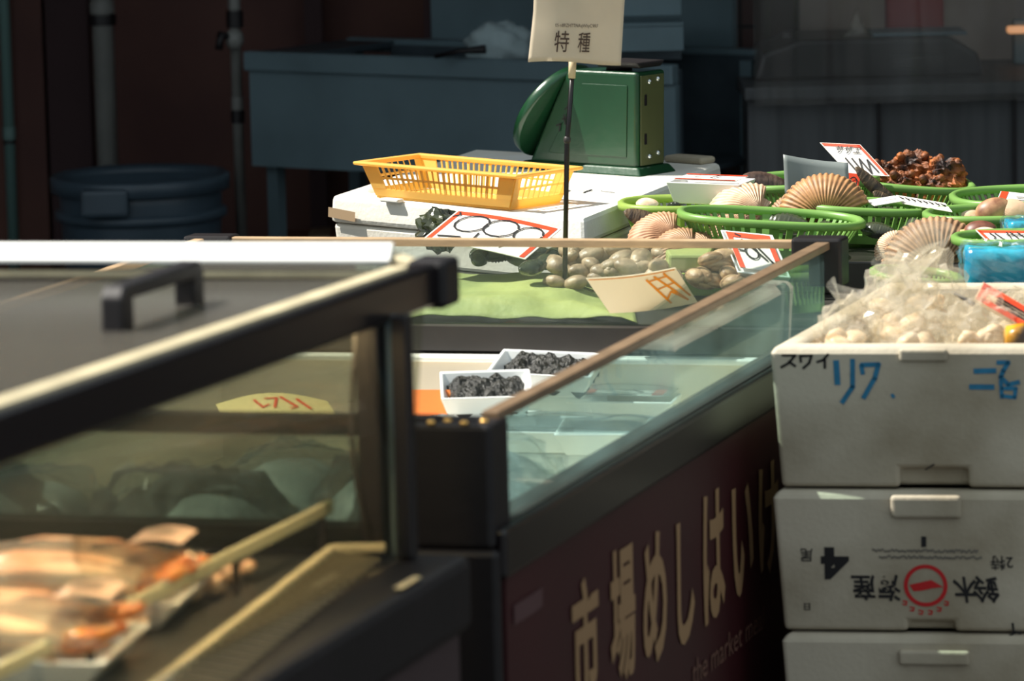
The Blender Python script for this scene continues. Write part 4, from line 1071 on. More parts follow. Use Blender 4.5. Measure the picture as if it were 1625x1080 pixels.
# largest scallop
u1 = at_y(1310, 352, 6.22)
scallop(u1, px_dir((1310, 352), (1296, 290), 0.35), V((-0.15, -1, 0.55)), 0.076, 'largest brown ridged scallop standing in the front green basket', M['sc1'], M['sc2'], dome=0.36, ribs=26)
# its neighbour's rounded edge at the left
scallop(at_y(1262, 352, 6.25), px_dir((1262, 352), (1236, 312), 0.3), V((-0.3, -1, 0.3)), 0.044, 'small tan scallop edge peeking out left of the largest one', M['sc2'], dome=0.3)
# second large scallop
u2 = at_y(1488, 432, 6.02)
scallop(u2, px_dir((1488, 432), (1447, 356), 0.30), V((-0.20, -1, 0.55)), 0.084, 'tan ridged scallop above the clear bags of shellfish', M['sc2'], M['sc2'], dome=0.36, ribs=26, amp=0.02)
scallop(at_y(1425, 400, 6.06), px_dir((1425, 400), (1392, 378), 0.2), V((-0.2, -1, 0.5)), 0.034, 'small pale scallop edge left of the tan ridged scallop', M['scpale'], dome=0.3)
# pale ones
scallop(at_y(1205, 345, 6.28), px_dir((1205, 345), (1125, 318), 0.45), V((0.1, -0.75, 1)), 0.081, 'pale pinkish scallop lying at the back left of the front basket', M['scpale'], dome=0.30, span=70)
scallop(at_y(1068, 384, 6.06), px_dir((1068, 384), (1002, 364), 0.4), V((0.1, -0.75, 1)), 0.068, 'pinkish brown scallop above the long rail beside a brown pen shell', M['scpink'], dome=0.32, span=70)
for k, (px, py, qx, qy, rr) in enumerate(((1098, 402, 1040, 386, 0.06), (1128, 404, 1082, 392, 0.055), (1182, 366, 1140, 352, 0.05))):
    scallop(at_y(px, py, (6.02, 6.03, 6.20)[k]), px_dir((px, py), (qx, qy), 0.4), V((0.1, -0.7, 1)), rr,
            ('ridged brown scallop left of two under the long rail', 'ridged brown scallop right of two under the long rail', 'brown scallop inside the slats of the front basket')[k], M['sc2'], dome=0.3, span=66)
# lens shaped shells
def lens(name, c, along, normal, L, Wd, T, label, cat, material, group=None, part='shell_half', seam=True, bent=0.0, m2=None):
    X = along.normalized(); Zn = (normal-X*normal.dot(X)).normalized(); Y = Zn.cross(X)
    t_ = thing(name, c, label, cat, group)
    def half(s_):
        mb = MB(); vs = []; nu, nv = 26, 12
        for i in range(nu+1):
            u = i/nu; x = (u-0.5)*L; w_ = Wd/2*(math.sin(math.pi*(u**0.8))**0.7 if 0 < u < 1 else 0)
            for j in range(nv+1):
                v = -1+2*j/nv
                z_ = T/2*s_*max(0, 1-v*v)**0.6*(math.sin(math.pi*min(1, max(0, u*0.96+0.02)))**0.6)
                vs.append(V((x, v*w_+bent*math.sin(math.pi*u), z_+0.0015*math.sin(u*70)*s_*(1-v*v))))
        w2 = nv+1
        mb.v = vs; mb.f = [[i*w2+j, i*w2+j+1, (i+1)*w2+j+1, (i+1)*w2+j] for i in range(nu) for j in range(nv)]
        return mb
    M4 = basis(X, Y, Zn).to_4x4()
    place_local(half(1), part, material, t_, M4)
    place_local(half(-1), part, m2 or material, t_, M4)
    return t_
lens('pen_shell', at_y(1040, 356, 6.10), px_dir((998, 334), (1086, 372), 0.1), V((0.2, -0.8, 0.6)), 0.105, 0.034, 0.018, 'long brown pen shell slanting beside the pinkish scallop', 'shell', M['penshell'])
lens('pen_shell', at_y(1396, 296, 6.42), px_dir((1362, 265), (1432, 322), 0.0), V((0.3, -0.8, 0.35)), 0.100, 0.024, 0.014, 'dark narrow shell sticking up in front of the sea squirts', 'shell', M['penshell'], bent=-0.006)
lens('pen_shell', at_y(1406, 318, 6.37), px_dir((1385, 300), (1428, 330), 0.0), V((0.3, -0.8, 0.5)), 0.05, 0.02, 0.012, 'short dark shell at the foot of the narrow upright shell', 'shell', M['penshell'])
lens('pen_shell', at_y(1510, 374, 6.05), px_dir((1472, 352), (1548, 392), 0.1), V((0.3, -0.7, 0.6)), 0.085, 0.028, 0.018, 'grey brown shell wedge behind the tan ridged scallop', 'shell', M['penshell'])
lens('mussel', at_y(1222, 294, 6.62), px_dir((1182, 282), (1262, 304), 0.1), V((0.1, -0.7, 0.7)), 0.10, 0.045, 0.03, 'dark gaping shell in the basket behind the pale scallop', 'mussel', mat('grey brown shell', (104, 84, 72), 0.45, rgb2=(54, 40, 36), vscale=40, bump=0.2))
lens('mussel', at_y(1190, 302, 6.55), px_dir((1165, 285), (1212, 316), 0.1), V((0.1, -0.7, 0.7)), 0.06, 0.03, 0.02, 'grey flat shell just right of the grey tray', 'mussel', M['clamgrey'])
# dark shells seen through slats
for k, (px, py, y, L, lb) in enumerate(((1145, 352, 6.24, 0.06, 'brown shell behind the left slats of the front basket'), (1250, 354, 6.19, 0.08, 'dark shell low in the front basket below the largest scallop'), (1325, 362, 6.18, 0.06, 'dark shell at the right end of the front basket'),
                                       (1415, 342, 6.32, 0.07, 'black mussel behind the slats right of the largest scallop'), (1455, 350, 6.26, 0.05, 'black mussel under the rim left of the opened white shells'), (1395, 366, 6.14, 0.06, 'dark shell between the freezer corner and the tan scallop'))):
    lens('mussel', at_y(px, py, y), V((0.9, 0.3*(-1)**k, -0.15)), V((0.1, -0.7, 0.7)), L, L*0.5, L*0.34, lb, 'mussel', M['mussel'] if k != 0 else M['penshell'])

# ---------------------------------------------------------------- sea squirts
def squirt(c, r, seed, label):
    rnd = V((seed*3.1, seed*1.7, 0))
    def fn(d): return 1+0.30*noise.noise(d*1.9+rnd)+0.26*noise.noise(d*4.5+rnd)+0.07*noise.noise(d*13+rnd)
    t_ = thing('sea_squirt', c-Z*r[2]*0.8, label, 'sea squirt')
    MB().blob(c, r, 44, 30, fn).build('body', M['squirt'], t_, smooth=False)
    for s_ in (-1, 1):
        d = V((s_*0.5, -0.35, 0.8)).normalized(); q_ = c+V((d.x*r[0], d.y*r[1], d.z*r[2]))*0.95
        MB().tube([q_, q_+d*0.010], [0.008, 0.005], 9).build('siphon', M['squirt'], t_, smooth=True)
    return t_
for k, (px, py, y, rr, lb) in enumerate(((1405, 278, 6.70, 0.026, 'pale brown sea squirt beside the tilted price card'), (1448, 275, 6.70, 0.038, 'tallest dark sea squirt in the middle of the heap'), (1500, 284, 6.68, 0.036, 'dark sea squirt at the right end of the heap'),
                                        (1432, 296, 6.63, 0.026, 'small orange brown sea squirt at the front of the heap'), (1478, 303, 6.61, 0.026, 'low orange brown sea squirt at the front right of the heap'), (1476, 272, 6.76, 0.028, 'round brown sea squirt at the back of the heap'))):
    squirt(at_y(px, py, y), (rr, rr*0.9, rr*0.92), k+1, lb)

# ---------------------------------------------------------------- opened white shells, orange meat
def half_shell(c, along, normal, L, label, m_out, cat='clam', name='opened_clam', group=None):
    X = along.normalized(); Zn = (normal-X*normal.dot(X)).normalized(); Y = Zn.cross(X)
    t_ = thing(name, c, label, cat, group)
    mb = MB()
    def fn(u, v):
        a = 2*math.pi*u; r_ = v; x = L/2*r_*math.cos(a)*(1+0.12*math.cos(a)); y = L*0.36*r_*math.sin(a)
        return V((x, y, L*0.22*(1-r_**2)**0.7 if r_ < 1 else 0))
    mb.grid(fn, 36, 10); mb2 = MB().grid(lambda u, v: fn(u, v)*0.9-V((0, 0, 0.0008)), 36, 10)
    M4 = basis(X, Y, Zn).to_4x4()
    place_local(mb, 'outer_shell', m_out, t_, M4); place_local(mb2, 'inner_shell', M['clamwhite'], t_, M4)
    return t_
yw = 6.72
half_shell(at_y(1540, 342, 6.22), V((1, 0.2, 0)), V((0, -0.5, 1)), 0.065, 'flat white clam at the left of the opened shells', M['clamwhite'])
half_shell(at_y(1572, 334, 6.20), px_dir((1552, 342), (1596, 322), 0), V((-0.5, -0.9, 0.4)), 0.055, 'brown lipped clam standing open among white ones', mat('brown lipped shell', (206, 160, 120), 0.45, rgb2=(120, 76, 52), vscale=30))
half_shell(at_y(1586, 342, 6.22), V((1, 0.1, 0.1)), V((0, -0.7, 0.8)), 0.050, 'small cream clam under the brown lipped one', M['clamwhite'])
half_shell(at_y(1612, 337, 6.20), px_dir((1590, 326), (1640, 344), 0), V((0.2, -0.9, 0.6)), 0.062, 'ridged cream clam right of the brown lipped one', M['scpale'])
half_shell(at_y(1650, 340, 6.22), V((1, 0, 0)), V((0, -0.7, 0.8)), 0.06, 'white clam cut off by the right edge', M['clamwhite'])
def meat(c, r, seed, label):
    def fn(d): return 1+0.3*noise.noise(d*2+V((seed, 0, 0)))+0.12*noise.noise(d*6)
    tag(MB().blob(c, r, 24, 16, fn).build('shellfish_meat', M['meat'], None, loc=c-Z*r[2]*0.8, smooth=True), label, 'shellfish')
meat(at_y(1516, 366, 6.06), (0.016, 0.014, 0.012), 1, 'pale orange shellfish meat right of the tan scallop')
meat(at_y(1532, 371, 6.03), (0.018, 0.013, 0.009), 2, 'bright orange shellfish meat lying beside the grey brown wedge')
half_shell(at_y(1553, 364, 6.02), V((1, 0.1, 0.1)), V((0, -0.6, 0.8)), 0.048, 'brown edged half shell beside the orange meat', mat('red brown shell', (150, 96, 74), 0.45, rgb2=(96, 56, 44), vscale=30))
half_shell(at_y(1562, 373, 5.99), V((1, -0.1, 0)), V((0, -0.6, 0.8)), 0.044, 'cream half shell in front of the brown edged one', M['clamwhite'])
half_shell(at_y(1025, 323, 6.37), V((1, 0.1, 0.0)), V((0, -0.5, 0.9)), 0.036, 'little cream clam inside the pale sunlit basket', M['clamwhite'])
lens('mussel', at_y(1070, 325, 6.33), V((1, 0.1, 0)), V((0, -0.6, 0.8)), 0.022, 0.012, 0.010, 'tiny black shell beside the little cream clam', 'mussel', M['mussel'])

# ---------------------------------------------------------------- clams seen through the far glass
def clam_proto(material):
    def fn(d): return (1+0.18*d.x-0.10*abs(d.y))*(1+0.02*math.cos(d.x*26))
    root = thing('clam', (0, 0, 0), '', 'clam')
    MB().blob((0, 0, 0.001), (0.020, 0.015, 0.011), 20, 14, fn).build('shell', material, root, smooth=True)
    MB().blob((0.017, 0, 0.004), (0.006, 0.005, 0.005), 8, 6).build('umbo', material, root, smooth=True)
    return root
def heap(spots, material, label, group, seed):
    rnd = random.Random(seed); proto = clam_proto(material)
    for i, (px, py, z) in enumerate(spots):
        o_ = proto if i == 0 else copy_tree(proto)
        o_.location = at(px, py, z); o_.rotation_euler = (rnd.uniform(-.5, .5), rnd.uniform(-.4, .4), rnd.uniform(0, 6.28))
        k = rnd.uniform(0.85, 1.2); o_.scale = (k, k, k)
        tag(o_, label, 'clam', group)
sp = []
rnd = random.Random(3)
for row, (py, x0, x1, n, z) in enumerate(((396, 905, 1045, 5, .815), (408, 885, 1062, 6, .806), (421, 880, 1072, 7, .796), (434, 878, 1082, 7, .786), (446, 880, 980, 3, .777))):
    for i in range(n): sp.append((x0+(x1-x0)*(i+0.5*(row % 2))/n+rnd.uniform(-5, 5), py+rnd.uniform(-3, 3), z))
heap(sp, M['clamgrey'], 'brown grey clam heaped behind the glass left of the pale green strip', 'clams in the left heap', 5)
sp = []
for row, (py, x0, x1, n, z) in enumerate(((408, 1128, 1168, 2, .808), (421, 1112, 1172, 3, .797), (434, 1098, 1176, 4, .786), (447, 1092, 1182, 5, .776))):
    for i in range(n): sp.append((x0+(x1-x0)*(i+0.5*(row % 2))/n+rnd.uniform(-4, 4), py+rnd.uniform(-3, 3), z))
heap(sp, M['clam'], 'brown clam heaped behind the glass below the tilted tray', 'clams in the right heap', 6)
# dark mussels on the pale green cloth
mp = None
for k, (px, py) in enumerate(((770, 398), (792, 404), (812, 396), (762, 408), (838, 410), (852, 402), (868, 415), (846, 424), (880, 404), (822, 408))):
    c = at(px, py, ZT+0.064)
    if mp is None:
        mp = lens('mussel', c, V((1, 0.2, 0)), V((0, -0.5, 1)), 0.055, 0.028, 0.022, 'dark mussel on the pale green cloth behind the far glass', 'mussel', M['mussel'], 'mussels on the green cloth')
        o_ = mp
    else: o_ = copy_tree(mp)
    o_.location = c; o_.rotation_euler = (rnd.uniform(-.3, .3), rnd.uniform(-.3, .3), rnd.uniform(-1.2, 1.2))
# pale green lumpy cloth over ice
c0 = at(790, 450, ZT)
def mound(u, v):
    x = -0.27+0.45*u; yb_ = tfront(x)+0.006; y = yb_+0.27*v
    z = ZT+0.014+0.036*min(1, min(u, 1-u, v+0.05)*5)+0.022*noise.noise(V((x*7, y*7, 0)))*min(1, min(u, 1-u, v, 1-v)*8)+0.006*noise.noise(V((x*22, y*22, 4)))
    return V((x, y, max(ZT+0.002, z-0.012)))
o = tag(MB().grid(mound, 60, 40, (0, 0, -0.0015)).build('green_cloth', M['greenmat'], None, loc=zz(c0, ZT), smooth=True), 'lumpy pale green cloth spread on the table behind the far glass', 'cloth')
# green strip tray between the clam heaps
a_, b_ = at(1088, 425, ZT), at(1088, 404, ZT)
tag(MB().hexa([at(1060, 430, .79), at(1128, 430, .79), at(1138, 412, .79), at(1045, 412, .79)], [at(1062, 430, .79)+Z*.024, at(1126, 430, .79)+Z*.024, at(1136, 412, .79)+Z*.03, at(1047, 412, .79)+Z*.03]).build('green_tray', M['greenmat'], None, loc=a_, bevel=0.004), 'pale green tray wall between the two clam heaps', 'tray')
tag(MB().hexa([at(1080, 470, ZT+.001), at(1190, 470, ZT+.001), at(1190, 440, ZT+.001), at(1080, 440, ZT+.001)], [at(1080, 470, ZT+.001)+Z*.030, at(1190, 470, ZT+.001)+Z*.030, at(1190, 440, ZT+.001)+Z*.030, at(1080, 440, ZT+.001)+Z*.030]).build('green_tray', M['greenpale'], None, loc=at(1130, 460, ZT), bevel=0.004), 'flat pale green tray under the right clam heap', 'tray')

# ---------------------------------------------------------------- price cards
def card_px(pts, zs, **k):
    """corner pixels (top-left, top-right, bottom-left) with their heights"""
    a, b, c_ = (at(px, py, z) for (px, py), z in zip(pts, zs))
    return price_card(a, b-a, c_-a, **k)
def card_py(pts, ys, **k):
    a, b, c_ = (aty(px, py, y) for (px, py), y in zip(pts, ys))
    return price_card(a, b-a, c_-a, **k)
card_py(((726, 334), (890, 363), (668, 381)), (6.16, 6.08, 6.08), name='price_card', label='large white price card with three brushed zeros and red corners', bend=0.004, bars='tlr', bw=0.045,
        lines=[loop(0.27, 0.36, 0.15, 0.25), loop(0.55, 0.36, 0.15, 0.25), loop(0.82, 0.38, 0.12, 0.23), ([(0.1, 0.82), (0.3, 0.78)], 0.004), ([(0.14, 0.9), (0.3, 0.9)], 0.004), ([(0.62, 0.72), (0.75, 0.72), (0.7, 0.86)], 0.003), ([(0.42, 0.6), (0.43, 0.8)], 0.003), ([(0.05, 0.06), (0.08, 0.14), (0.03, 0.2)], 0.003)], w=0.0032)
card_px(((930, 442), (1072, 425), (968, 497)), (ZT+0.092, ZT+0.096, ZT+0.030), name='price_card', label='pale price card with orange brush strokes leaning on the clams', bend=0.004, border=M['orange'], bars='t', bw=0.012, backing=mat('cream card', (250, 238, 208), 0.55, trans=0.15), ink=M['orange'], w=0.0032,
        lines=[[(0.62, 0.15), (0.72, 0.85)], [(0.66, 0.45), (0.88, 0.35)], [(0.72, 0.1), (0.92, 0.85)], [(0.84, 0.06), (0.97, 0.75)], [(0.70, 0.75), (0.80, 0.55), (0.90, 0.8)], [(0.64, 0.2), (0.84, 0.15)]])
# tall card behind the largest scallop
card_py(((1301, 226), (1365, 229), (1347, 276)), (6.56, 6.54, 6.50), name='price_card', label='white and red price card leaning behind the grey card', bars='tr', bw=0.09, w=0.0028,
        texts=[('サザエ', 0.55, 0.22, 0.042, 0.016)], lines=[[(0.28, 0.50), (0.26, 0.92)], [(0.44, 0.50), (0.40, 0.95), (0.62, 0.50), (0.60, 0.95), (0.80, 0.52), (0.80, 0.9)]])
card_py(((1346, 274), (1366, 276), (1340, 308)), (6.49, 6.49, 6.47), name='price_card', label='red card corner just right of the grey card back', bars='', backing=M['red'], lines=[loop(0.5, 0.45, 0.3, 0.25)], w=0.002)
# grey card back before the largest scallop
def gback(u, v):
    a, b, c_ = aty(1243, 245, 6.30), aty(1346, 258, 6.30), aty(1246, 312, 6.28)
    return a+(b-a)*u+(c_-a)*v+V((0, 0.008*math.sin(math.pi*u), -0.003*math.sin(math.pi*u)*(1-v)))
tag(MB().grid(gback, 14, 6, (0, 0.0015, 0)).build('card_back', M['cardback'], None, loc=aty(1295, 312, 6.28), smooth=True), 'plain grey card seen from behind above the largest scallop', 'card')
card_px(((1372, 318), (1420, 310), (1388, 326)), (0.852, 0.856, 0.850), name='price_card', label='white card lying left of the narrow dark shell', bars='', lines=[[(0.1, 0.4), (0.9, 0.5)], [(0.2, 0.7), (0.8, 0.7)]], w=0.002)
card_px(((1422, 309), (1500, 322), (1432, 322)), (0.852, 0.848, 0.850), name='price_card', label='white card with small black writing lying below the sea squirts', bars='', lines=[[(0.02+0.12*k, 0.3), (0.08+0.12*k, 0.5)] for k in range(8)]+[[(0.05+0.12*k, 0.6), (0.1+0.12*k, 0.4)] for k in range(8)], w=0.0022)
card_py(((1588, 303), (1660, 310), (1580, 322)), (6.40, 6.40, 6.37), name='price_card', label='red edged card leaning in the right edge basket', bars='l', bw=0.16, lines=[[(0.4, 0.4), (0.9, 0.4)], [(0.4, 0.65), (0.8, 0.6)]], w=0.002)
card_py(((1548, 365), (1630, 366), (1576, 392)), (5.94, 5.93, 5.90), name='price_card', label='red topped price card lying between the two blue packs', bars='tlr', bw=0.07, w=0.0022,
        lines=[[(0.2, 0.2), (0.24, 0.42), (0.18, 0.55)], [(0.3, 0.2), (0.36, 0.6)], [(0.55, 0.15), (0.52, 0.5)], [(0.5, 0.3), (0.9, 0.3)], [(0.62, 0.15), (0.66, 0.5)], [(0.76, 0.15), (0.8, 0.5)], [(0.3, 0.75), (0.45, 0.95)], [(0.62, 0.72), (0.75, 0.95)]])
# black crumpled bag at the corner of the big card
c = at_y(700, 366, 6.22)
tag(MB().blob(c, (0.036, 0.03, 0.032), 30, 20, lambda d: 1+0.35*noise.noise(d*2.5)+0.15*noise.noise(d*7)).build('black_bag', M['mussel'], None, loc=zz(c, ZT), smooth=False), 'crumpled black bag behind the card with three zeros', 'bag')

# ---------------------------------------------------------------- trays on the table
c = at(1130, 306, 0.80)
t, fc = foam_tray('labelled_tray', 0, 0, 0, 0.120, 0.09, 0.034, 'grey white tray with a red label resting on the green baskets', 'tray', rz=-0.35, loc=at(1128, 320, 0.842), tilt=Matrix.Rotation(0.02, 3, 'Y'))
lf = Face(fc.p(0.06, 0.06, 0.003), fc.u*0.88, fc.v*0.88)
MB().grid(lambda u, v: lf.p(u, v), 3, 3, fc.n*0.001).build('label_card', M['card'], t)
for q0, q1 in ((0, .12), (.88, 1)): MB().grid(lambda u, v: lf.p(u, q0+(q1-q0)*v, 0.002), 2, 2).build('label_edge', M['red'], t)
strokes(lf, [[(0.1, 0.5), (0.3, 0.4)], [(0.3, 0.7), (0.5, 0.5)], [(0.55, 0.7), (0.6, 0.3)], [(0.7, 0.6), (0.9, 0.5)]], 0.004, 'brush_strokes', M['ink'], t, off=0.003)
# tilted tray behind the far rail
a, b, c_ = at_y(1146, 368, 6.01), at_y(1225, 376, 5.98), at_y(1172, 432, 5.91)
U = (b-a); U = V((U.x*1.0, U.y, U.z)); Vv = (c_-a); nn = Vv.cross(U).normalized()
t = thing('tilted_tray', c_, 'tilted white tray with a red bordered card beside the freezer corner', 'tray')
cen = a+U*0.5+Vv*0.5
def rr_(k, off): return [cen+(U*(sx_*0.5)+Vv*(sy_*0.5))*k+nn*off for sx_, sy_ in ((-1, -1), (1, -1), (1, 1), (-1, 1))]
mb = MB(); mb.v = rr_(0.86, -0.020)+rr_(1.06, 0.002)+rr_(1.0, 0.003)+rr_(0.9, -0.006)
for r0_2, r1_2 in ((0, 4), (4, 8), (8, 12)):
    for k in range(4): mb.f.append([r0_2+k, r0_2+(k+1) % 4, r1_2+(k+1) % 4, r1_2+k])
mb.f += [[3, 2, 1, 0], [12, 13, 14, 15]]
mb.build('tray', M['tray'], t, bevel=0.003)
lf = Face(a+U*0.06+Vv*0.05+nn*0.004, U*0.88, Vv*0.88)
MB().grid(lambda u, v: lf.p(u, v), 3, 3, -nn*0.001).build('label_card', M['card'], t)
for (u0_, u1_, v0_, v1_) in ((0, 1, 0, .13), (0, .12, .13, 1), (.88, 1, .13, 1)):
    MB().grid(lambda u, v: lf.p(u0_+(u1_-u0_)*u, v0_+(v1_-v0_)*v, 0.0014), 2, 2).build('label_edge', M['red'], t)
strokes(lf, [loop(0.42, 0.55, 0.14, 0.18), [(0.5, 0.2), (0.66, 0.5), (0.84, 0.85)], [(0.3, 0.2), (0.5, 0.45), (0.7, 0.75)], [(0.15, 0.3), (0.25, 0.4)], [(0.14, 0.5), (0.26, 0.52)], [(0.2, 0.05), (0.3, 0.1)]], 0.003, 'brush_strokes', M['ink'], t, off=0.0022)

# ---------------------------------------------------------------- blue packs
def blue_pack(c, w, d, h, rz, label, seed):
    t_ = thing('blue_pack', c, label, 'pack')
    X = V((math.cos(rz), math.sin(rz), 0)); Y = V((-math.sin(rz), math.cos(rz), 0)); M3_ = basis(X, Y, Z)
    def fn(dd):
        q_ = max(abs(dd.x), abs(dd.y), abs(dd.z)); return (0.82/max(0.58, q_))*(1+0.07*noise.noise(dd*3+V((seed, 0, 0))))
    MB().blob(c+Z*h*0.5, (w*0.5, d*0.5, h*0.5), 28, 18, fn, M3_).build('pack', M['blue'], t_, smooth=True)
    def fn2(dd): 
        q_ = max(abs(dd.x), abs(dd.y), abs(dd.z)); return (0.86/max(0.58, q_))*(1+0.12*noise.noise(dd*5+V((seed, 0, 0)))+0.16*abs(noise.noise(dd*9))+0.06*noise.noise(dd*22))
    MB().blob(c+Z*h*0.5, (w*0.52, d*0.52, h*0.54), 40, 26, fn2, M3_).build('film_wrapper', M['clear'], t_, smooth=False)
    return t_
blue_pack(zz(aty(1590, 447, 5.81), ZT+0.002), 0.130, 0.075, 0.106, -0.1, 'shiny bright blue wrapped pack behind the open foam box', 1)
blue_pack(zz(aty(1632, 376, 5.98), 0.795), 0.080, 0.06, 0.062, 0.1, 'smaller blue wrapped pack partly hidden by a price card', 2)
# ================================================================ stack of foam boxes at the right
bl, br, bk = at(1221, 549, 0.80), at(1714, 549, 0.80), at(1402, 447, 0.80)
bx = (br-bl); WB = bx.length; bx.normalize()
by = (bk-bl); DB = by.length; by.normalize()
HB = 0.186
def foam_stack_box(zb, dx, label, open_=False):
    o_ = V((bl.x, bl.y, 0))+bx*dx
    c_ = o_+bx*WB/2+by*DB/2
    t_ = thing('foam_box', zz(c_, zb), label, 'box')
    dr = 0.010                                              # draft
    def Q(k, z, ins=0.0): return [o_+bx*(k+ins)+by*(k+ins)+Z*z, o_+bx*(WB-k-ins)+by*(k+ins)+Z*z, o_+bx*(WB-k-ins)+by*(DB-k-ins)+Z*z, o_+bx*(k+ins)+by*(DB-k-ins)+Z*z]
    th = 0.030
    zt_ = zb+HB
    mb = MB(); mb.v = Q(dr, zb+0.002)+Q(0, zt_-0.010)+Q(0.006, zt_)+Q(th, zt_)+Q(th+0.004, zt_-0.006)+Q(th+0.006, zt_-0.085 if open_ else zt_-0.02)
    for i in range(5):
        for k in range(4): mb.f.append([i*4+k, i*4+(k+1) % 4, i*4+4+(k+1) % 4, i*4+4+k])
    mb.f += [[3, 2, 1, 0], [20, 21, 22, 23]]
    sh = mb.build('shell', M['foamold'], t_, bevel=0.006, bseg=3)
    fc = Face(o_+bx*dr*0.5+Z*(zt_-0.006)-by*0.0, bx*(WB-dr), V((dr*0.5*by.x, dr*0.5*by.y, -(HB-0.008))))
    fc.o = o_+Z*zt_; fc.u = bx*WB; fc.v = V((by.x*dr, by.y*dr, -(HB-0.002))); fc.n = fc.v.cross(fc.u).normalized()
    return t_, fc
def lug(fc, a0, a1, b0, b1, out, name, root, material=None, bev=0.004):
    q_ = [fc.p(a0, b1, -0.003), fc.p(a1, b1, -0.003), fc.p(a1, b0, -0.003), fc.p(a0, b0, -0.003)]
    return MB().hexa(q_, [p_+fc.n*(out+0.003) for p_ in q_]).build(name, material or M['foamold'], root, bevel=bev, bseg=3)
Zs = [0.80-HB*(k+1)-0.0015*k for k in range(4)]
names = ['open white foam box marked in blue and black, topmost of the stack', 'white foam box with upside down print and red ring, second from top', 'white foam box with a lidded front notch, third from top', 'white foam box at the bottom of the stack on the floor']
faces = []
for k in range(4):
    t_, fc = foam_stack_box(Zs[k], (0.0, 0.001, 0.010, 0.006)[k], names[k], open_=(k == 0))
    faces.append((t_, fc))
tag(MB().box((faces[3][0].location.x, faces[3][0].location.y, Zs[3]/2), (WB, DB*0.9, Zs[3]-0.001), math.atan2(bx.y, bx.x)).build('wooden_pallet', M['card_box'], None, loc=zz(faces[3][0].location, 0), bevel=0.004), 'low brown pallet under the stack of foam boxes', 'pallet')
# front notches: a recess at the foot, a lug at the head (built as steps in the foam)
def recess(fc, a0, a1, b0, b1, root, name='notch'):
    q_ = [fc.p(a0, b1, 0.0008), fc.p(a1, b1, 0.0008), fc.p(a1, b0, 0.0008), fc.p(a0, b0, 0.0008)]
    return q_
t0, f0_ = faces[0]
lug(f0_, 0.420, 0.575, 0.015, 0.105, 0.006, 'latch_lug', t0)
t1, f1_ = faces[1]
lug(f1_, 0.385, 0.615, 0.020, 0.185, 0.008, 'latch_lug', t1, bev=0.006)
t2, f2_ = faces[2]
lug(f2_, 0.385, 0.615, 0.10, 0.205, 0.008, 'latch_lug', t2, bev=0.004)
# boolean recess at the foot of the upper boxes
def cut(t_, fc, a0, a1, b0, b1, depth):
    sh = [c_ for c_ in t_.children if c_.name.startswith('shell')][0]
    q_ = [fc.p(a0, b1, 0.01), fc.p(a1, b1, 0.01), fc.p(a1, b0, 0.01), fc.p(a0, b0, 0.01)]
    cu = MB().hexa(q_, [p_-fc.n*(depth+0.01) for p_ in q_]).build('cutter', M['foamold'], None, loc=(0, 0, 0))
    md = sh.modifiers.new('notch', 'BOOLEAN'); md.object = cu; md.operation = 'DIFFERENCE'; md.solver = 'EXACT'
    while sh.modifiers[0] != md: sh.modifiers.move(sh.modifiers.find('notch'), 0)
    dg = bpy.context.evaluated_depsgraph_get(); dg.update()
    bvs = [m_ for m_ in sh.modifiers if m_.type == 'BEVEL']
    for m_ in bvs: m_.show_viewport = False
    dg = bpy.context.evaluated_depsgraph_get(); dg.update()
    me = bpy.data.meshes.new_from_object(sh.evaluated_get(dg)); old = sh.data
    sh.modifiers.remove(md); sh.data = me
    for m_ in bvs: m_.show_viewport = True
    bpy.data.objects.remove(cu)
cut(t0, f0_, 0.415, 0.635, 0.865, 1.1, 0.016)
cut(t1, f1_, 0.435, 0.585, 0.93, 1.1, 0.014)
cut(t2, f2_, 0.42, 0.60, 0.90, 1.1, 0.014)
# marks on the topmost box
def fp(fc, px, py):
    q_ = onplane(px, py, fc.o, fc.n)-fc.o
    u_, v_ = fc.u, fc.v; b_ = q_.dot(v_)/v_.length_squared; return (q_-v_*b_).dot(u_)/u_.length_squared, b_
def ln(fc, *pts): return [fp(fc, *p_) for p_ in pts]
strokes(f0_, [ln(f0_, (1242, 563), (1262, 563), (1252, 575), (1240, 582)), ln(f0_, (1252, 573), (1262, 580)), ln(f0_, (1271, 573), (1270, 564), (1288, 563), (1284, 575), (1275, 583)), ln(f0_, (1314, 561), (1306, 570), (1297, 573)), ln(f0_, (1309, 568), (1309, 582))], 0.0034, 'black_marks', M['ink'], t0)
strokes(f0_, [(ln(f0_, (1327, 573), (1329, 606)), 0.0075), (ln(f0_, (1353, 570), (1353, 612), (1337, 636)), 0.0062), (ln(f0_, (1367, 578), (1369, 590)), 0.0055), (ln(f0_, (1368, 577), (1394, 576), (1388, 598), (1371, 628)), 0.0062), (ln(f0_, (1416, 624), (1418, 627)), 0.004)], 0.006, 'blue_marks', M['blueink'], t0, off=0.0014)
strokes(f0_, [(ln(f0_, (1548, 585), (1578, 584)), 0.0068), (ln(f0_, (1541, 610), (1575, 610)), 0.0068), (ln(f0_, (1584, 571), (1600, 571), (1592, 584), (1588, 594), (1600, 606), (1616, 602)), 0.0058), (ln(f0_, (1590, 612), (1612, 612), (1610, 626), (1590, 624)), 0.0050), (ln(f0_, (1588, 600), (1590, 626)), 0.005)], 0.006, 'blue_marks', M['blueink'], t0, off=0.0014)
strokes(f0_, [ln(f0_, (1469, 742), (1482, 734))], 0.002, 'black_marks', M['ink'], t0, off=0.001)
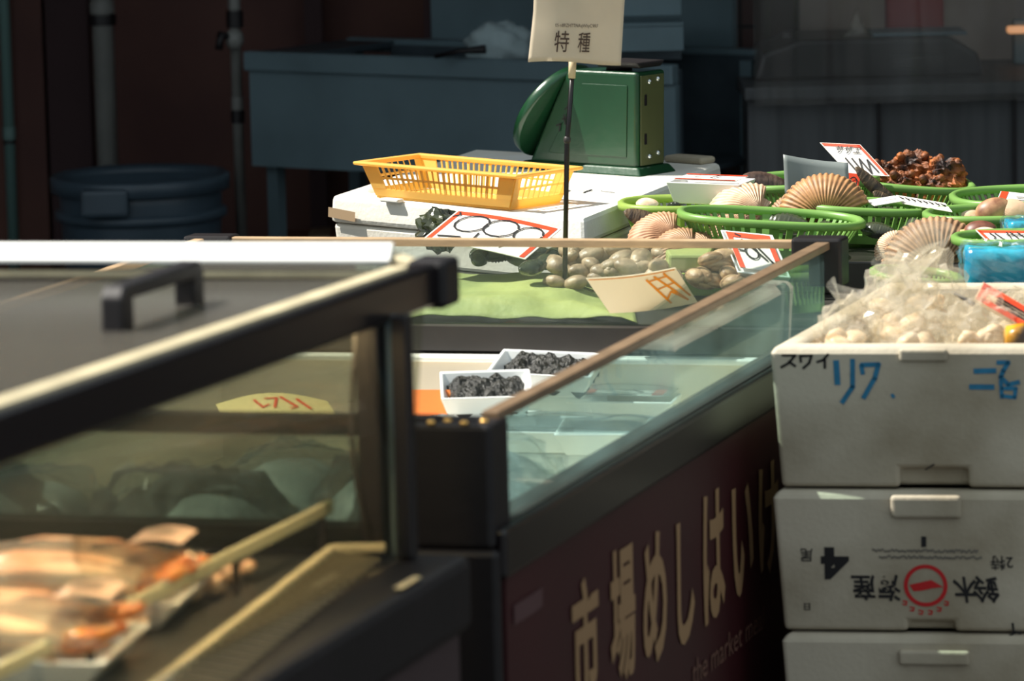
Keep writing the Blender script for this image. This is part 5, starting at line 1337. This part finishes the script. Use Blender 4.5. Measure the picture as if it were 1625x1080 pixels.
# print on the second box, upside down
def it(ch, px, py, w, h, rot=math.pi): 
    a_, b_ = fp(f1_, px, py); s_ = br.y/6500*1.005
    return (ch, a_, b_, w*s_, h*s_, rot)
for g_ch in (it('鈴', 1565, 931, 44, 46), it('木', 1531, 932, 40, 44), it('海', 1410, 930, 40, 46), it('産', 1370, 930, 40, 44)): lettering(f1_, [g_ch], 'brush_character', M['ink'], t1, bold=0.022, shear=-0.15)
lettering(f1_, [it('4', 1325, 892, 46, 54)], 'numeral', M['ink'], t1, bold=0.05)
for g_ch in (it('尾', 1280, 879, 20, 22), it('2特', 1590, 889, 36, 24), it('日', 1281, 961, 10, 12)): lettering(f1_, [g_ch], 'small_character', M['ink'], t1, bold=0.01)
strokes(f1_, [ln(f1_, (1466, 851), (1466, 862))], 0.0065, 'print_mark', M['ink'], t1)
rows = []
rnd = random.Random(4)
for py, x0_, x1_ in ((871, 1385, 1550), (881, 1396, 1560)):
    x = x0_
    while x < x1_:
        w_ = rnd.uniform(2, 5)
        rows.append(ln(f1_, (x, py+rnd.uniform(-2, 2)), (x+w_, py+rnd.uniform(-2, 2)))); x += w_+rnd.uniform(1, 2.5)
strokes(f1_, rows, 0.0026, 'fine_print', M['inkfaint'], t1)
# red ring with a bar
ca, cb_ = fp(f1_, 1469, 926)
mb = MB(); N = 48
s_ = br.y/6500
for r_ in (29*s_, 35.5*s_):
    for k in range(N):
        an = 2*math.pi*k/N; mb.v.append(f1_.p(ca, cb_, 0.0012)+bx*r_*math.cos(an)-f1_.v.normalized()*r_*math.sin(an))
mb.f = [[k, (k+1) % N, N+(k+1) % N, N+k] for k in range(N)]
mb.build('red_ring', M['redink'], t1)
pts = [fp(f1_, *p_) for p_ in ((1443, 925), (1452, 923), (1478, 917), (1497, 928), (1480, 930), (1462, 934), (1450, 935))]
MB().add([f1_.p(a_, b_, 0.0013) for a_, b_ in pts], [list(range(7))]).build('red_bar', M['redink'], t1)
rl = []
for k in range(6):
    an = R(-140+20*k); x, y = 1469+43*math.cos(an), 926-43*math.sin(an)
    rl += [ln(f1_, (x-3, y-3), (x+3, y-2), (x+2, y+3)), ln(f1_, (x-3, y+2), (x+1, y+3))]
strokes(f1_, rl, 0.0018, 'red_print', M['redink'], t1)
strokes(f1_, [ln(f1_, (1600, 1006), (1612, 998), (1620, 1000)), ln(f1_, (1607, 985), (1609, 1000))], 0.003, 'black_marks', M['ink'], t1)
# ---------------------------------------------------------------- bags of shellfish in the open box
zi = 0.80-0.084
def inbox(a, b, z): return V((bl.x, bl.y, 0))+bx*a+by*b+Z*z
def shell_bag(c, r, seed, label, n=5, tall=1.0):
    t_ = thing('shellfish_bag', c-Z*r[2], label, 'bag')
    rnd = random.Random(seed)
    for k in range(n):
        d = V((rnd.uniform(-1, 1), rnd.uniform(-1, 1), rnd.uniform(-0.9, 0.2)))
        q_ = c+V((d.x*r[0]*0.5, d.y*r[1]*0.5, d.z*r[2]*0.6))
        MB().blob(q_, (0.021, 0.016, 0.011), 14, 10, lambda dd: 1+0.15*noise.noise(dd*2+V((k, seed, 0))), Matrix.Rotation(rnd.uniform(0, 6), 3, V((rnd.random(), rnd.random(), rnd.random())).normalized())).build('clam', M['clamwhite'], t_, smooth=True)
    def fn(d):
        k = 1+0.26*noise.noise(d*2.2+V((seed, 1, 0)))+0.14*noise.noise(d*6+V((seed, 0, 0)))+0.07*noise.noise(d*15)
        if d.z > 0.2: k *= 1+tall*0.5*(d.z-0.2)*(1+noise.noise(d*3+V((0, seed, 0))))
        return k
    MB().blob(c, r, 40, 28, fn).build('bag_film', M['bag'], t_, smooth=False)
    # gathered neck
    nk = c+Z*r[2]*1.0
    def neck(u, v):
        a_ = 2*math.pi*u; rr = 0.007+0.024*v**1.3*(1+0.4*math.sin(a_*3+seed))
        return nk+V((rr*math.cos(a_)*1.3+0.012*v*math.sin(seed), rr*math.sin(a_)*0.6, 0.040*v*tall*(1+0.25*math.sin(a_*2+seed))))
    MB().grid(neck, 30, 6).build('bag_neck', M['bag'], t_, smooth=False)
    return t_
bagl = ['clear bag of white shellfish at the left end of the open box', 'clear bag of shellfish second from the left, with upright neck', 'tallest clear bag with its film standing up below the tan scallop', 'clear bag of cream shellfish in the middle front', 'clear bag of shellfish right of the middle', 'clear bag lying flat toward the orange label', 'clear bag at the rear left of the open box', 'clear bag at the rear middle of the open box', 'clear bag of shellfish under the red ended label', 'clear bag at the rear right corner of the open box']
for k, (a, b, z, rr, tl) in enumerate(((0.075, 0.10, 0.786, (0.042, 0.05, 0.040), 1.0), (0.125, 0.20, 0.800, (0.045, 0.05, 0.044), 1.1), (0.125, 0.34, 0.800, (0.044, 0.05, 0.046), 1.5), (0.165, 0.09, 0.785, (0.052, 0.05, 0.042), 0.5), (0.235, 0.16, 0.788, (0.048, 0.05, 0.044), 0.5), (0.285, 0.22, 0.770, (0.05, 0.06, 0.040), 0.3), (0.08, 0.33, 0.80, (0.042, 0.06, 0.046), 0.9), (0.25, 0.38, 0.772, (0.05, 0.06, 0.042), 0.2), (0.33, 0.22, 0.758, (0.034, 0.05, 0.040), 0.1), (0.33, 0.38, 0.762, (0.034, 0.06, 0.042), 0.2))):
    shell_bag(inbox(a, b, z), rr, k+2, bagl[k], n=6, tall=tl)
# orange label pack and yellow pack
c = inbox(0.335, 0.20, 0.815)
a, b, c_ = aty(1560, 447, 5.32), aty(1660, 505, 5.26), aty(1546, 474, 5.28)
price_card(a, b-a, c_-a, 'label_card', 'red ended label card slanting over the right end of the open box', 'label', bars='tbl', bw=0.12, backing=mat('tan label', (214, 190, 160), 0.5), lines=[[(0.3, 0.35), (0.8, 0.35)], [(0.3, 0.5), (0.75, 0.5)], [(0.3, 0.65), (0.82, 0.65)]], w=0.0035, thick=0.004)
c = inbox(0.315, 0.085, 0.786)
t_ = thing('yellow_pack', c-Z*0.03, 'yellow and black wrapped pack at the right end of the open box', 'pack')
MB().blob(c, (0.044, 0.034, 0.024), 26, 16, lambda d: (0.8/max(0.6, abs(d.x), abs(d.y)))*(1+0.10*noise.noise(d*3))).build('wrapper', mat('yellow wrapper', (232, 164, 32), 0.35, rgb2=(60, 44, 30), vscale=26, coat=0.4), t_, smooth=True)
a, b = aty(1515, 465, 5.3), aty(1545, 482, 5.28)
tag(MB().tube([a, mid(a, b), b], [0.002, 0.003, 0.004], 8).build('black_tie', M['black'], None, loc=b), 'short black tie sticking out of the clear bags', 'tie')
